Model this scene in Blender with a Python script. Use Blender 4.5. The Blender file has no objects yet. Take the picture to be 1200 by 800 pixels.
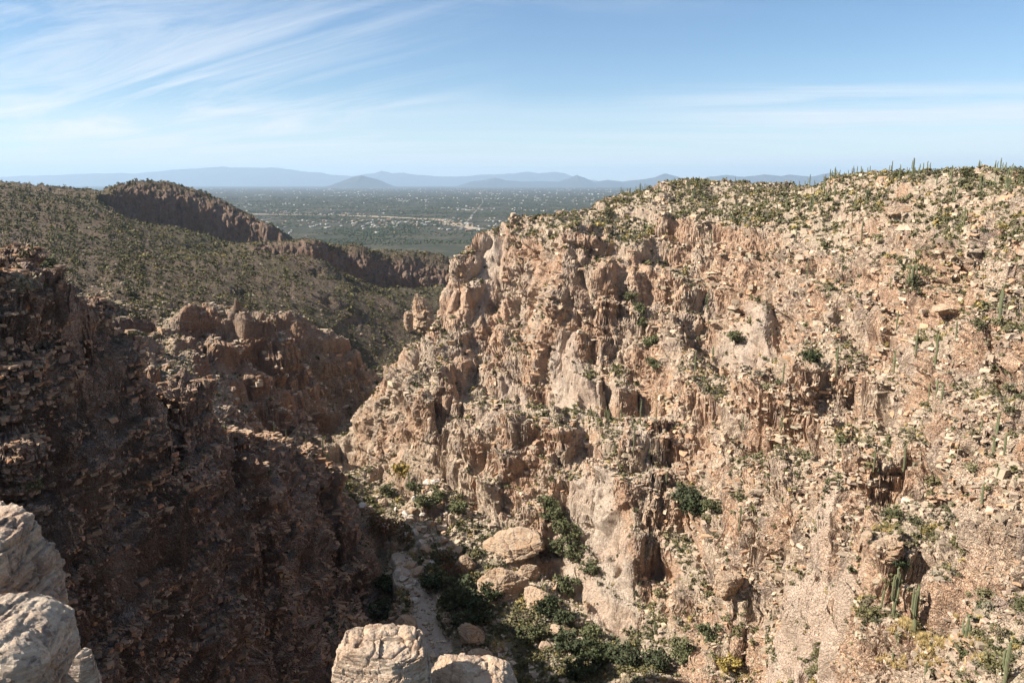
import bpy, math, random, time
import numpy as np
from concurrent.futures import ThreadPoolExecutor
T0 = time.time()
QUICK = False
def log(*a): print('[%6.1f]' % (time.time() - T0), *a, flush=True)
rng = np.random.default_rng(7); random.seed(7)
C = bpy.context.scene.collection
f32 = np.float32

# ------------------------------------------------------------------ camera maths
F, PITCH = 867.0, math.atan(185 / 867.0)
CP, SP = math.cos(PITCH), math.sin(PITCH)
def P(px, py, Y):                       # a sight line and a distance -> a world point
    x = (px - 600) / F; v = (400 - py) / F
    dy = CP + v * SP; dz = -SP + v * CP
    return (x * Y / dy, Y, dz * Y / dy)
def project(x, y, z):
    d = y * CP - z * SP; u = y * SP + z * CP
    d = np.maximum(d, 0.1)
    return 600 + F * x / d, 400 - F * u / d, d

# ------------------------------------------------------------------ threaded noise
EX = ThreadPoolExecutor(4)
def chunked(fn, *arrs, n=60000):
    N = len(arrs[0]); outs = list(EX.map(lambda s: fn(*[a[s:s + n] for a in arrs]), range(0, N, n)))
    if isinstance(outs[0], tuple): return tuple(np.concatenate(o) for o in zip(*outs))
    return np.concatenate(outs)
def hsh(ix, iy, iz, seed=0):
    h = (ix.astype(np.uint32) * np.uint32(374761393) + iy.astype(np.uint32) * np.uint32(668265263)
         + iz.astype(np.uint32) * np.uint32(2147483647 ^ 0x5bd1e995) + np.uint32((seed * 974711 + 12345) & 0xffffffff))
    h = (h ^ (h >> np.uint32(13))) * np.uint32(1274126177)
    h = (h ^ (h >> np.uint32(16))) * np.uint32(2246822519)
    return h ^ (h >> np.uint32(15))
INV = f32(1.0 / 4294967296.0)
def h01(ix, iy, iz, seed=0): return hsh(ix, iy, iz, seed).astype(f32) * INV
def _vn(x, y, z, seed):
    xi = np.floor(x); yi = np.floor(y); zi = np.floor(z)
    fx = x - xi; fy = y - yi; fz = z - zi
    ix = xi.astype(np.int32); iy = yi.astype(np.int32); iz = zi.astype(np.int32)
    def grad(dx, dy, dz):
        h = hsh(ix + dx, iy + dy, iz + dz, seed)
        gx = (h & np.uint32(1023)).astype(f32) / 511.5 - 1
        gy = ((h >> np.uint32(10)) & np.uint32(1023)).astype(f32) / 511.5 - 1
        gz = ((h >> np.uint32(20)) & np.uint32(1023)).astype(f32) / 511.5 - 1
        return gx * (fx - dx) + gy * (fy - dy) + gz * (fz - dz)
    u = fx * fx * fx * (fx * (fx * 6 - 15) + 10); v = fy * fy * fy * (fy * (fy * 6 - 15) + 10); w = fz * fz * fz * (fz * (fz * 6 - 15) + 10)
    a = grad(0, 0, 0); a = a + u * (grad(1, 0, 0) - a)
    b = grad(0, 1, 0); b = b + u * (grad(1, 1, 0) - b)
    c = grad(0, 0, 1); c = c + u * (grad(1, 0, 1) - c)
    d = grad(0, 1, 1); d = d + u * (grad(1, 1, 1) - d)
    a = a + v * (b - a); c = c + v * (d - c)
    return (a + w * (c - a)) * f32(1.3)
def noise(x, y, z, seed=0):             # about -1..1
    x, y, z = [np.broadcast_to(np.asarray(t, f32), np.shape(x)) for t in (x, y, z)]
    sh = x.shape
    return chunked(lambda a, b, c: _vn(a, b, c, seed), x.ravel(), y.ravel(), z.ravel()).reshape(sh)
def fbm(x, y, z, o=4, seed=0, g=.5, lac=2.03):
    s = 0; a = 1.0
    for k in range(o):
        s = s + f32(a) * noise(x * f32(lac ** k), y * f32(lac ** k), z * f32(lac ** k), seed + 17 * k); a *= g
    return s
def _wor(x, y, z, seed):
    xi = np.floor(x); yi = np.floor(y); zi = np.floor(z)
    ix = xi.astype(np.int32); iy = yi.astype(np.int32); iz = zi.astype(np.int32)
    f1 = np.full(x.shape, 9, f32); f2 = np.full(x.shape, 9, f32); cid = np.zeros(x.shape, f32); tl = np.zeros(x.shape, f32)
    for dx in (-1, 0, 1):
        for dy in (-1, 0, 1):
            for dz in (-1, 0, 1):
                h = hsh(ix + dx, iy + dy, iz + dz, seed)
                px = (h & np.uint32(1023)).astype(f32) / 1023 * f32(.9); py = ((h >> np.uint32(10)) & np.uint32(1023)).astype(f32) / 1023 * f32(.9)
                pz = ((h >> np.uint32(20)) & np.uint32(1023)).astype(f32) / 1023 * f32(.9)
                d = np.maximum(np.maximum(np.abs(xi + dx + px - x), np.abs(yi + dy + py - y)) , np.abs(zi + dz + pz - z)) * f32(.6) \
                    + f32(.4) * np.sqrt((xi + dx + px - x) ** 2 + (yi + dy + py - y) ** 2 + (zi + dz + pz - z) ** 2)
                m = d < f1
                f2 = np.where(m, f1, np.minimum(f2, d)); cid = np.where(m, h.astype(f32) * INV, cid); f1 = np.where(m, d, f1)
                tl = np.where(m, (px - f32(.45)) * (xi + dx + px - x) + (pz - f32(.45)) * (yi + dy + py - y) + (py - f32(.45)) * (zi + dz + pz - z), tl)
    return f1, f2, cid, tl
def worley(x, y, z, seed=0):
    return chunked(lambda a, b, c: _wor(a, b, c, seed), x.astype(f32), y.astype(f32), z.astype(f32))
def sstep(a, b, x):
    t = np.clip((x - a) / (b - a), 0, 1); return t * t * (3 - 2 * t)

# ------------------------------------------------------------------ landform survey
# sight lines with distances, per landform:  (px, py, Y)
PTS = []      # (x, y, z, region)
def pts(reg, lst):
    for p in lst: PTS.append(P(*p) + (reg,))
def raw(reg, lst):
    for p in lst: PTS.append(tuple(p) + (reg,))
R, L, M, FL, H, G, N = range(7)
pts(R, [(527,297,385),(533,345,378),(500,400,362),(530,400,352),(530,450,328),(530,500,298),(530,550,277),(532,600,258),
 (540,284,390),(560,275,395),(590,262,405),(560,310,388),(560,345,380),(585,330,384),(560,365,366),
 (470,415,368),(470,450,345),(470,500,322),(470,535,313),(470,570,296),(430,468,362),(425,500,352),(415,532,344),
 (600,300,372),(600,350,360),(600,400,342),(600,460,322),(600,490,280),(600,550,264),(600,600,252),(600,640,236),
 (650,250,425),(650,290,338),(650,350,330),(650,400,322),(650,460,306),(650,495,271),(650,560,249),(650,610,240),(650,660,222),
 (700,238,430),(700,290,342),(700,350,322),(700,400,308),(700,455,292),(700,490,262),(700,530,240),(700,600,224),(700,650,215),(700,700,206),
 (750,225,432),(750,270,385),(750,330,318),(750,400,298),(750,450,276),(750,500,246),(750,550,230),(750,600,216),(750,650,205),(750,700,194),
 (800,212,430),(800,250,380),(800,300,322),(800,350,300),(800,400,278),(800,450,256),(800,500,230),(800,550,214),(800,600,202),(800,650,191),(800,700,182),(800,750,169),(800,800,156),
 (860,214,410),(900,216,385),(900,250,338),(900,300,298),(900,350,270),(900,400,245),(900,450,222),(900,500,204),(900,550,187),(900,600,172),(900,650,160),(900,700,151),(900,750,142),(900,800,135),
 (1000,206,330),(1000,250,283),(1000,300,252),(1000,350,230),(1000,400,208),(1000,450,189),(1000,500,171),(1000,550,155),(1000,600,139),(1000,650,125),(1000,700,112),(1000,750,102),(1000,800,95),
 (940,620,148),(940,700,126),(945,750,120),(945,800,116),
 (1100,199,272),(1100,250,235),(1100,300,212),(1100,350,192),(1100,400,175),(1100,450,158),(1100,500,142),(1100,550,128),(1100,600,114),(1100,650,102),(1100,700,92),(1100,750,84),(1100,800,78),
 (1200,200,222),(1200,250,190),(1200,300,170),(1200,350,153),(1200,400,138),(1200,450,123),(1200,500,110),(1200,550,99),(1200,600,89),(1200,650,81),(1200,700,74),(1200,750,68),(1200,800,63),
 (1330,192,190),(1330,300,146),(1330,400,116),(1330,500,92),(1330,600,74),(1330,700,62),(1330,800,53),
 (1600,180,170),(1600,300,125),(1600,500,80),(1600,700,52)])
raw(R, [(-47,380,-86),(-43,396,-90),(-38,416,-84),(-70,425,-118),(-62,450,-133),(-15,430,-62),(-10,460,-96),(-5,520,-128),(30,470,-40),(40,540,-100),(90,500,-18),(110,560,-50),(150,540,-14),(160,640,-70),
 (190,470,-14),(230,600,-40),(210,420,-6),(250,370,-3),(300,480,-30),(330,330,-2),(380,450,-30),(200,330,-4),(240,300,3),(260,250,7),(320,240,2),(500,300,-20),(400,700,-120),(600,560,-90),(180,900,-190)])
pts(FL, [(450,560,305),(440,585,288),(440,610,275),(460,640,247),(480,660,236),(490,690,221),(500,720,208),(520,760,192),(540,800,178),(560,680,226),(580,720,207),(600,750,195),(600,800,178),
 (650,720,202),(650,760,188),(650,800,173),(700,750,187),(700,800,170),(750,740,184),(750,800,164),(410,450,490),(425,440,520),(370,445,495),(395,540,345)])
raw(FL, [(-120,560,-140),(-75,620,-146),(-60,700,-152),(-60,800,-163),(-40,900,-175),(30,1100,-195),(-105,440,-136),(-85,400,-134),(0,140,-133),(15,110,-134),(30,80,-126),(-25,150,-131)])
pts(L, [(-60,290,96),(0,300,99),(40,312,106),(80,330,110),(115,355,115),(155,396,125),(195,440,138),(225,458,141),(262,482,149),(285,508,157),
 (0,350,91),(0,400,90),(0,500,88),(0,600,86),(0,700,83),(60,350,99),(60,400,96),(60,500,93),(60,600,89),(60,700,86),(60,780,83),
 (110,400,109),(110,500,104),(110,600,98),(110,700,94),(105,745,94),(160,430,120),(160,500,117),(160,600,110),(155,680,105),(170,720,106),
 (210,480,132),(210,550,126),(210,620,118),(200,680,114),(255,505,146),(258,550,140),(255,600,133),(235,645,125),
 (290,540,196),(290,600,184),(285,650,172),(290,700,162),(290,750,150),(290,800,139),(200,740,135),(200,790,126),(120,800,112),
 (320,512,222),(360,530,244),(385,548,256),(400,575,262),(350,560,226),(350,600,212),(350,650,196),(350,700,182),(350,750,169),(350,800,156),
 (400,600,243),(400,650,223),(400,700,206),(400,750,192),(400,800,176),(440,645,241),(455,690,220),(470,740,200),(490,790,184)])
raw(L, [(-75,115,-12),(-92,135,-26),(-72,150,-50),(-95,165,-55),(-70,178,-88),(-85,190,-82),(-110,210,-70),(-60,235,-92),(-120,105,-8),(-130,150,-24),(-170,180,-24),(-200,140,-5),(-260,200,-8),(-180,230,-55),(-250,280,-55),(-62,262,-108),(-52,285,-124),(-110,75,-18),(-200,60,-10),(-80,50,-50),(-50,60,-90),(-30,90,-122),(-45,105,-108)])
pts(M, [(180,385,353),(215,362,376),(250,353,392),(285,360,390),(312,368,390),(335,400,387),(350,425,390),(375,455,405),(405,490,422),(412,505,431),
 (200,400,335),(230,410,341),(290,400,374),(318,405,376),(315,430,369),(340,455,369),(300,440,364),(260,440,341),(240,460,312),(290,480,322),(340,500,349),(385,510,390),(180,420,305)])
raw(M, [(-110,474,-96),(-130,455,-71),(-155,442,-73),(-182,455,-89),(-143,494,-104),(-78,500,-135),(-208,390,-79),(-246,428,-79),(-101,448,-126)])
pts(H, [(0,212,1500),(60,217,1500),(110,221,1450),(0,230,1200),(0,260,860),(0,300,560),(-150,205,1300),(-150,240,900),(-150,300,480),(60,260,860),(100,300,600),(200,300,750),(300,300,820),(370,300,800),(100,240,1080),(190,270,1150),(150,350,400),(100,340,400),
 (200,350,450),(250,350,500),(250,320,620),(300,350,570),(350,400,520),(350,370,560),(380,420,520),(400,350,650),(400,400,560),(450,400,610),(350,320,720),(430,370,660),(440,430,560),(300,400,470),(250,380,420),(480,380,700),(460,350,760),(430,345,790)])
pts(G, [(135,217,1420),(160,213,1450),(195,213,1480),(230,222,1500),(265,236,1520),(300,254,1500),(330,268,1480),(150,234,1418),(200,246,1440),(250,258,1470),(300,266,1490),(130,228,1330),
 (300,287,980),(340,282,1000),(380,283,1000),(430,287,1060),(480,293,1100),(520,295,1150),(420,316,1035),(455,322,1060),(490,328,1085),(520,332,1110),(380,308,985),(340,300,965),(310,300,950),(500,345,900),(530,350,900)])
raw(G, [(-650,1700,-60),(-400,1700,-150),(-700,2100,-180),(-350,2100,-220),(-900,1900,-30),(-1100,1500,20),(-1300,1900,0),(-1200,2500,-200),(-130,1300,-170),(-50,1500,-200),(-300,1300,-140),(-100,1000,-120),(-60,900,-150),
 (0,1300,-190),(200,1100,-190),(500,1200,-180),(900,900,-120),(900,1500,-230),(700,600,-60),(-400,2700,-258),(100,1900,-235),(400,2500,-262),(-900,3000,-262),(-1800,2600,-250),(-300,3200,-275),(500,3300,-275),(1300,2900,-275),(-1500,3300,-275),(1200,2200,-250),(2200,1500,-220),(3000,1000,-250),(-2200,1600,-50),(-2800,1600,-150),(1700,800,-120),(-1500,700,20),(-2500,500,40),(1000,300,10),(2500,200,-50)])
raw(N, [(0,12,-22),(-6,11,-22),(6,12,-21),(0,25,-40),(-20,25,-38),(25,30,-34),(0,45,-85),(-30,45,-70),(40,45,-45),(60,50,-48),(20,55,-80),(15,12,-9),(-16,12,-10),(-60,30,-20),(60,25,-22),(45,75,-66)])
CT = np.array([p[:3] for p in PTS]); CR = np.array([p[3] for p in PTS])
_th = np.arctan2(CT[:, 0], CT[:, 1]); _lr = 0.5 * np.log(CT[:, 0] ** 2 + CT[:, 1] ** 2)
CK = 0.022
A = np.sqrt((_th[:, None] - _th) ** 2 + (_lr[:, None] - _lr) ** 2 + CK * CK)
n = len(CT)
# light smoothing so that small survey errors do not ring
AA = np.zeros((n + 1, n + 1)); AA[:n, :n] = A - np.eye(n) * 0.004; AA[:n, n] = 1; AA[n, :n] = 1
W = np.linalg.solve(AA, np.concatenate([CT[:, 2], [0]]))
_thf, _lrf, Wf = _th.astype(f32), _lr.astype(f32), W.astype(f32)
NR = 7
def _base(x, y):
    th = np.arctan2(x, y); lr = f32(.5) * np.log(x * x + y * y)
    z = np.full(x.shape, Wf[n], f32); acc = [np.full(x.shape, 1e-9, f32) for _ in range(NR)]
    for k in range(n):
        d2 = (th - _thf[k]) ** 2 + (lr - _lrf[k]) ** 2
        z += Wf[k] * np.sqrt(d2 + f32(CK * CK))
        acc[CR[k]] += np.exp(-d2 * f32(1 / .05 ** 2)) + f32(1e-6) / (d2 + f32(1e-4))
    s = sum(acc)
    return (z,) + tuple(a / s for a in acc)
def base(x, y):
    sh = x.shape; o = chunked(_base, x.astype(f32).ravel(), y.astype(f32).ravel())
    return o[0].reshape(sh), np.stack([a.reshape(sh) for a in o[1:]])

# ------------------------------------------------------------------ gullies cut into the wall (picture sight lines marched on to the base)
def hit(px, py, r0=45.0):
    dx, dy, dz = P(px, py, 1.0)
    Ys = np.exp(np.linspace(math.log(r0), math.log(2500), 3000))
    z, _ = base(Ys * dx, Ys * dy); k = np.argmax(z > Ys * dz)
    return (Ys[k] * dx, Ys[k], float(z[k]))
GUL = []
for d, w, line in [
    (13, 6, [(838,305),(830,325),(850,370),(872,400),(890,430)]),
    (14, 6, [(722,300),(735,350),(752,400),(768,440),(780,470)]),
    (7, 4, [(560,330),(575,360),(560,400),(548,430),(540,470),(538,500)]),
    (9, 5, [(690,470),(672,520),(655,560),(652,610),(665,660)]),
    (9, 5, [(985,495),(950,520),(938,560),(915,600),(880,615),(850,640),(830,690)]),
    (8, 5, [(800,480),(812,540),(822,590),(835,640),(842,690)]),
    (5, 3, [(505,520),(515,480),(520,450)]),
    (5, 3, [(445,540),(448,500),(458,470)]),
    (8, 4, [(596,310),(625,355),(640,400),(668,455)]), (8, 4, [(690,345),(708,400),(735,455)]), (7, 4, [(900,300),(915,350),(905,400),(925,440)]), (6, 4, [(620,500),(640,545),(630,600)]), (7, 4, [(770,560),(785,620),(790,690)]),
    (6, 4, [(945,340),(960,400),(985,440),(950,470),(945,500)]),
    (6, 4, [(985,330),(1010,360),(1040,395),(1050,430)]),
    (2.5, 2, [(70,470),(85,520),(95,600),(100,700)]),
    (2.5, 2, [(130,430),(145,480),(150,560),(120,640),(110,700)]),
    (2, 2, [(200,500),(190,560),(205,620)]),
    (7, 5, [(300,440),(318,470),(322,500)])]:
    p3 = [hit(*q) for q in line]
    GUL.append((d, w, np.array([p[:2] for p in p3])))
def gully(x, y):
    out = np.zeros(x.shape, f32)
    for d, w, L2 in GUL:
        best = np.full(x.shape, 1e9, f32); bt = np.zeros(x.shape, f32)
        m = len(L2) - 1
        for i in range(m):
            a, b = L2[i], L2[i + 1]; ab = b - a; t = np.clip(((x - a[0]) * ab[0] + (y - a[1]) * ab[1]) / (ab @ ab), 0, 1)
            q = (x - a[0] - t * ab[0]) ** 2 + (y - a[1] - t * ab[1]) ** 2
            mm = q < best; best = np.where(mm, q, best); bt = np.where(mm, (i + t) / m, bt)
        fade = sstep(0, .15, bt) * (1 - sstep(.8, 1.0, bt))
        out = np.maximum(out, 1.6 * d * (.35 + .65 * fade) * np.exp(-np.sqrt(best) / (1.5 * w)))
    return out

# scarps: (half height, reach, crest line as sight lines with distances)
SCARP = [(A_, w_, np.array([P(*q)[:2] for q in l_])) for A_, w_, l_ in [
    (15, 60, [(285,296,960),(330,290,985),(380,290,1000),(430,298,1040)]), (22, 80, [(425,298,1035),(480,303,1075),(540,312,1100)]),
    (26, 110, [(125,224,1390),(170,226,1430),(215,235,1460),(250,246,1480),(300,261,1500),(335,272,1500)]),
    (9, 30, [(575,315,384),(610,325,375),(640,325,350),(690,335,328),(745,345,318)]), (7, 22, [(550,500,292),(610,508,278),(665,515,268)]),
    (9, 25, [(405,480,356),(450,470,340),(500,495,312),(545,535,285)]), (7, 18, [(690,545,240),(720,580,228),(735,640,214)]), (10, 24, [(830,460,240),(890,462,218),(945,480,205)]),
    (13, 20, [(900,590,172),(955,590,154),(990,625,134),(985,680,116),(1000,760,100)]), (8, 18, [(1000,440,195),(1060,430,182),(1110,470,155)]), (8, 18, [(1050,322,212),(1130,325,190),(1190,330,160)]),
    (7, 15, [(1080,540,132),(1150,560,115),(1200,560,100)]), (6, 12, [(1100,640,106),(1160,660,92),(1220,640,82)]), (9, 24, [(760,300,345),(840,290,330),(900,320,285)]),
    (10, 28, [(205,378,375),(260,385,388),(325,392,390),(360,430,400)])]]
def scarp(x, y):
    out = np.zeros(x.shape, f32); wv = 6 * noise(x / 22, y / 22, 0 * x, 131) + 2 * noise(x / 7, y / 7, 0 * x, 132)
    for A_, w_, L2 in SCARP:
        m = len(L2) - 1; best = np.full(x.shape, 1e9, f32); sg = np.ones(x.shape, f32); bt = np.zeros(x.shape, f32)
        for i in range(m):
            a, b = L2[i], L2[i + 1]; ab = b - a; t = ((x - a[0]) * ab[0] + (y - a[1]) * ab[1]) / (ab @ ab); tc_ = np.clip(t, 0, 1)
            q = (x - a[0] - tc_ * ab[0]) ** 2 + (y - a[1] - tc_ * ab[1]) ** 2; cr_ = ab[0] * (y - a[1]) - ab[1] * (x - a[0])
            mm = q < best; best = np.where(mm, q, best); sg = np.where(mm, np.sign(cr_), sg); bt = np.where(mm, (i + np.clip(t, -.5, 1.5)) / m, bt)
        sd_ = np.sqrt(best) * sg + wv * min(1.5, w_ / 30)
        out += A_ * np.tanh(sd_ / (.05 * w_ + 1.0)) * np.exp(-(sd_ / w_) ** 2) * sstep(-.12, .12, bt) * (1 - sstep(.88, 1.12, bt))
    return out

FACES = [np.array([hit(*q)[:2] for q in l_]) for l_ in ([(695,555),(706,600),(716,650),(722,700),(726,735)], [(668,560),(690,600),(702,640)], [(870,330),(885,360),(895,395)], [(560,330),(575,310)], [(660,370),(672,410),(690,450)], [(935,660),(945,720),(950,780)], [(600,430),(610,470)])]
# ------------------------------------------------------------------ height field with beds and buttresses
def terr(t, w):                       # t in bed units; flat tread then riser of width w
    k = np.floor(t); f = t - k
    return k + f * .22 + .78 * sstep(1 - w, 1.0, f)
LEV = []                                # small raises and cuts that bring the crests to their surveyed sight lines
def level(x, y):
    if not LEV: return 0 * x
    th = np.arctan2(x, y); lr = .5 * np.log(x * x + y * y); a = 0; b = .25
    for t, l_, dz in LEV:
        w_ = np.exp(-((th - t) ** 2 / .045 ** 2 + (lr - l_) ** 2 / .11 ** 2)); a = a + w_ * dz; b = b + w_
    return (a / b).astype(f32)
def height(x, y, full=True):
    z, reg = base(x, y)
    r = np.sqrt(x * x + y * y)
    rock = reg[R] + reg[L] + reg[M] + .8 * reg[N]
    hillw = reg[H] + reg[G]
    flo = reg[FL]
    rn = 1 - sstep(38, 56, r); z = z * (1 - rn) + np.minimum(z, -.92 * r - 2) * rn
    # broad relief
    z = z + rock * (3.0 * fbm(x / 38, y / 38, 0 * x, 3, 1)) + hillw * (7 * sstep(350, 900, r) * fbm(x / 110, y / 110, 0 * x, 4, 2) + 2 * fbm(x / 30, y / 30, 0 * x, 3, 3))
    rg = noise(x / 44, y / 44, z / 120, 14) + .45 * noise(x / 17, y / 17, z / 60, 15); rg2 = noise(x / 15, y / 15, z / 50, 16)
    pm = 1 - np.exp(-((x + 12) ** 2 + (y - 388) ** 2) / 36.0 ** 2)
    plat = 1 - .85 * reg[R] * sstep(-38, -16, z) * sstep(150, 200, r)
    z = z + level(x, y) - plat * gully(x, y) * rock + scarp(x, y) - (reg[R] + reg[L] + reg[M]) * pm * plat * (8.5 * np.exp(-np.abs(rg) / .17) + 1.2 * np.exp(-np.abs(rg2) / .25) - 2.6)
    z = z + flo * .9 * fbm(x / 9, y / 9, 0 * x, 3, 4)
    if not full: return z, reg
    # beds: dipping strata, broken up sideways
    wob = fbm(x / 45, y / 45, z / 60, 3, 5)
    dip = .10 * x - .05 * y
    b = z + dip + 3.5 * wob
    am = sstep(-.25, .35, fbm(x / 30, y / 30, z / 40, 3, 6) + .15)
    T = 13.0; z1 = (terr(b / T, .19) - b / T) * T
    T0_ = 29.0; z0 = (terr(b / T0_ + .3 * fbm(x / 70, y / 70, 0 * x, 2, 11), .26) - b / T0_) * T0_; m0 = pm * plat * sstep(-.2, .2, fbm(x / 60, y / 60, 0 * x, 2, 12)) * sstep(.30, .05, x / (r + 1)) * sstep(120, 180, r); z = z + rock * .42 * m0 * (z0 + 6)
    b2 = b + z1 + 1.2 * fbm(x / 14, y / 14, z / 9, 2, 8)
    am2 = sstep(-.4, .2, fbm(x / 12, y / 12, z / 10, 3, 9))
    T2 = 4.2; z2 = (terr(b2 / T2, .26) - b2 / T2) * T2
    near = 1 - sstep(150, 330, r)
    wR = (reg[R] + reg[L] + reg[M])
    z = z + rock * pm * (.35 + .65 * plat) * (z1 * am * .95 + z2 * am2 * (.55 + .35 * near))
    z = z + hillw * .5 * z1 * am * sstep(-.1, .4, fbm(x / 90, y / 90, 0 * x, 3, 10))
    return z, reg

def normals(X, Y, Z):
    ax = np.gradient(X, axis=0); ay = np.gradient(Y, axis=0); az = np.gradient(Z, axis=0)
    bx = np.gradient(X, axis=1); by = np.gradient(Y, axis=1); bz = np.gradient(Z, axis=1)
    nx = ay * bz - az * by; ny = az * bx - ax * bz; nz = ax * by - ay * bx
    l = np.sqrt(nx * nx + ny * ny + nz * nz) + 1e-9; sg = np.where(nz < 0, -1, 1)
    return nx / l * sg, ny / l * sg, nz / l * sg
def blur(a, k=4):
    w = np.hanning(2 * k + 1).astype(f32)[1:-1]; w /= w.sum(); p = k - 1
    for ax in (0, 1):
        pad = [(0, 0), (0, 0)]; pad[ax] = (p, p); q = np.pad(a, pad, 'edge'); o = np.zeros_like(a)
        for i, wi in enumerate(w):
            sl = [slice(None)] * 2; sl[ax] = slice(i, i + a.shape[ax]); o += wi * q[tuple(sl)]
        a = o
    return a
def detail(X, Y, Z, REG, NB):
    nx, ny, nz = normals(X, Y, Z)
    slope0 = 1 - blur(nz.astype(f32), NB)
    def wide(a):
        c_ = blur(a[::4, ::4].astype(f32), max(3, NB // 2)); c_ = np.repeat(np.repeat(c_, 4, 0), 4, 1)[:a.shape[0], :a.shape[1]]; return blur(c_, 5)
    nx, ny, nz = [wide(a) for a in (nx, ny, nz)]
    l = np.sqrt(nx ** 2 + ny ** 2 + nz ** 2) + 1e-6; nx /= l; ny /= l; nz /= l
    slope = slope0
    RR = np.sqrt(X * X + Y * Y)
    rock = (REG[R] + REG[L] + REG[M] + REG[N]); hillw = REG[H] + REG[G]; flo = REG[FL]
    far = sstep(300, 900, RR)
    cliff = sstep(.16, .42, slope + .10 * fbm(X / 15, Y / 15, Z / 15, 3, 21)) * np.clip(rock + .8 * hillw, 0, 1)
    # buttresses: upright rounded columns parted by dark cracks
    bt = fbm(X / 13, Y / 13, Z / 30, 2, 31, .45)
    butt = (1 - np.abs(bt) * 2.0)           # ridge at zero crossings -> crack when inverted
    D = cliff * (3.4 * np.minimum(np.abs(bt) * 2.2, .9) - 1.4)
    bt2 = fbm(X / 5, Y / 5, Z / 5.5, 2, 37)
    D += cliff * (.55 * np.minimum(np.abs(bt2) * 2.4, .8) - .2)
    D = D * (1 + .5 * sstep(170, 350, RR) + .3 * far)
    # beds standing out of the faces
    bw = Z + .20 * X * sstep(0, 60, X) + .06 * X - .06 * Y + 3.0 * fbm(X / 40, Y / 40, Z / 50, 2, 41)
    def beds(t, seed, lat, groove):
        f = bw / t + .35 * noise(X / (t * 9), Y / (t * 9), Z / (t * 9), seed); k_ = np.floor(f); e_ = np.minimum(f - k_, 1 - f + k_) * t
        q_ = noise(X / lat, Y / lat, k_ * 3.7, seed + 1)
        return np.clip(q_ * 1.6, -.7, .7) - groove * np.exp(-e_ / (.045 * t + .04)) * sstep(-.5, .1, noise(X / lat * 2, Y / lat * 2, k_ * 1.3, seed + 2))
    amp_ = .62 + .38 * sstep(80, 260, RR)
    bedm = cliff * .85 + .22 * rock
    rlow = sstep(45, 110, X) * REG[R]
    fd_ = np.full(X.shape, 1e9, f32)
    for L2 in FACES:
        for i_ in range(len(L2) - 1):
            a_, b_ = L2[i_], L2[i_ + 1]; ab = b_ - a_; t_ = np.clip(((X - a_[0]) * ab[0] + (Y - a_[1]) * ab[1]) / (ab @ ab), 0, 1); fd_ = np.minimum(fd_, np.hypot(X - a_[0] - t_ * ab[0], Y - a_[1] - t_ * ab[1]))
    face = 1 - sstep(4.5, 7.5, fd_ + 2 * noise(X / 9, Y / 9, Z / 9, 66))
    massive = (1 - .75 * face) * (1 - .65 * sstep(.0, .3, fbm(X / 32, Y / 32, Z / 45, 2, 59)) * cliff * (1 - rlow) * (1 - REG[L]))
    D += massive * blur(bedm * (1.25 + .8 * REG[L]), 2) * (1.5 * amp_ * beds(4.1, 141, 22, .35) + (.75 + .35 * rlow) * beds(1.5, 144, 9, .5) * (1 - .5 * far) + (.22 + .2 * rlow) * beds(.6, 147, 5, .6) * (1 - sstep(180, 280, RR))) * (1 - flo)
    log('columns')
    # broken blocks
    def blocks(sx, sz, seed, amp, crack, tilt=.7):
        wx = noise(X / sx / 2, Y / sx / 2, Z / sx / 2, seed + 3) * .25
        f1, f2, cid, tl = worley(((X + .12 * Z) / sx).ravel() + wx.ravel(), (Y / sx).ravel() + wx.ravel(), (bw / sz).ravel(), seed)
        f1, f2, cid, tl = [a.reshape(X.shape) for a in (f1, f2, cid, tl)]
        e = f2 - f1
        return amp * (cid - .5) + amp * tilt * tl - crack * np.exp(-e / .06)
    b0 = blocks(9.0, 6.5, 50, 3.4, 1.2)
    b1 = blocks(4.2, 3.4, 51, 1.9, .9)
    log('blocks1')
    b0 = blur(b0.astype(f32), 3); b1 = blur(b1.astype(f32), 3)
    b0 *= amp_; b1 *= amp_; b2 = blocks(1.8, 1.1, 52, 1.0, .8) * (.6 + .4 * amp_)
    log('blocks2')
    nearw = 1 - sstep(170, 300, RR)
    D += rock * (cliff * (b0 + (b1 + b2 * .9) * massive) + (1 - cliff) * (.2 * b1 + .45 * b2))
    b3 = blocks(.85, .5, 53, .5, .4)
    log('blocks3')
    D += (rock + flo) * b3 * massive * (.35 + .65 * nearw) * (.6 + .4 * cliff)
    D += hillw * (1.2 * (b0 + b1) * cliff + .5 * b1) + flo * (.4 * b2 + .2)
    D *= sstep(45, 62, RR)
    X2 = X + nx * D; Y2 = Y + ny * D; Z2 = Z + nz * D * .8
    return X2, Y2, Z2, cliff, rock, hillw, flo, RR, massive, face
CREST = [(62, 150, [(-40,288),(0,292),(40,300),(80,318),(115,345),(160,388),(200,432),(225,458)]), (120, 168, [(245,472),(270,492),(285,510)]), (190, 285, [(320,512),(345,522),(370,536),(395,562)]),
    (335, 415, [(200,372),(225,358),(255,353),(285,360),(312,368),(330,395),(350,425),(375,455)]),
    (340, 430, [(415,485),(430,465),(455,430),(475,402),(500,384),(518,362),(530,300),(545,285),(560,275),(590,262)]),
    (150, 480, [(620,258),(650,250),(700,238),(750,225),(800,212),(860,213),(900,216),(950,218),(1000,206),(1050,203),(1100,199),(1150,199),(1195,200),(1240,199)]),
    (1300, 2200, [(0,212),(30,214),(60,217),(100,222),(125,218),(150,214),(195,213),(230,222),(265,236),(300,254),(325,268)]), (850, 1250, [(300,284),(340,282),(380,283),(430,290),(480,295),(515,296)])]
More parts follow.
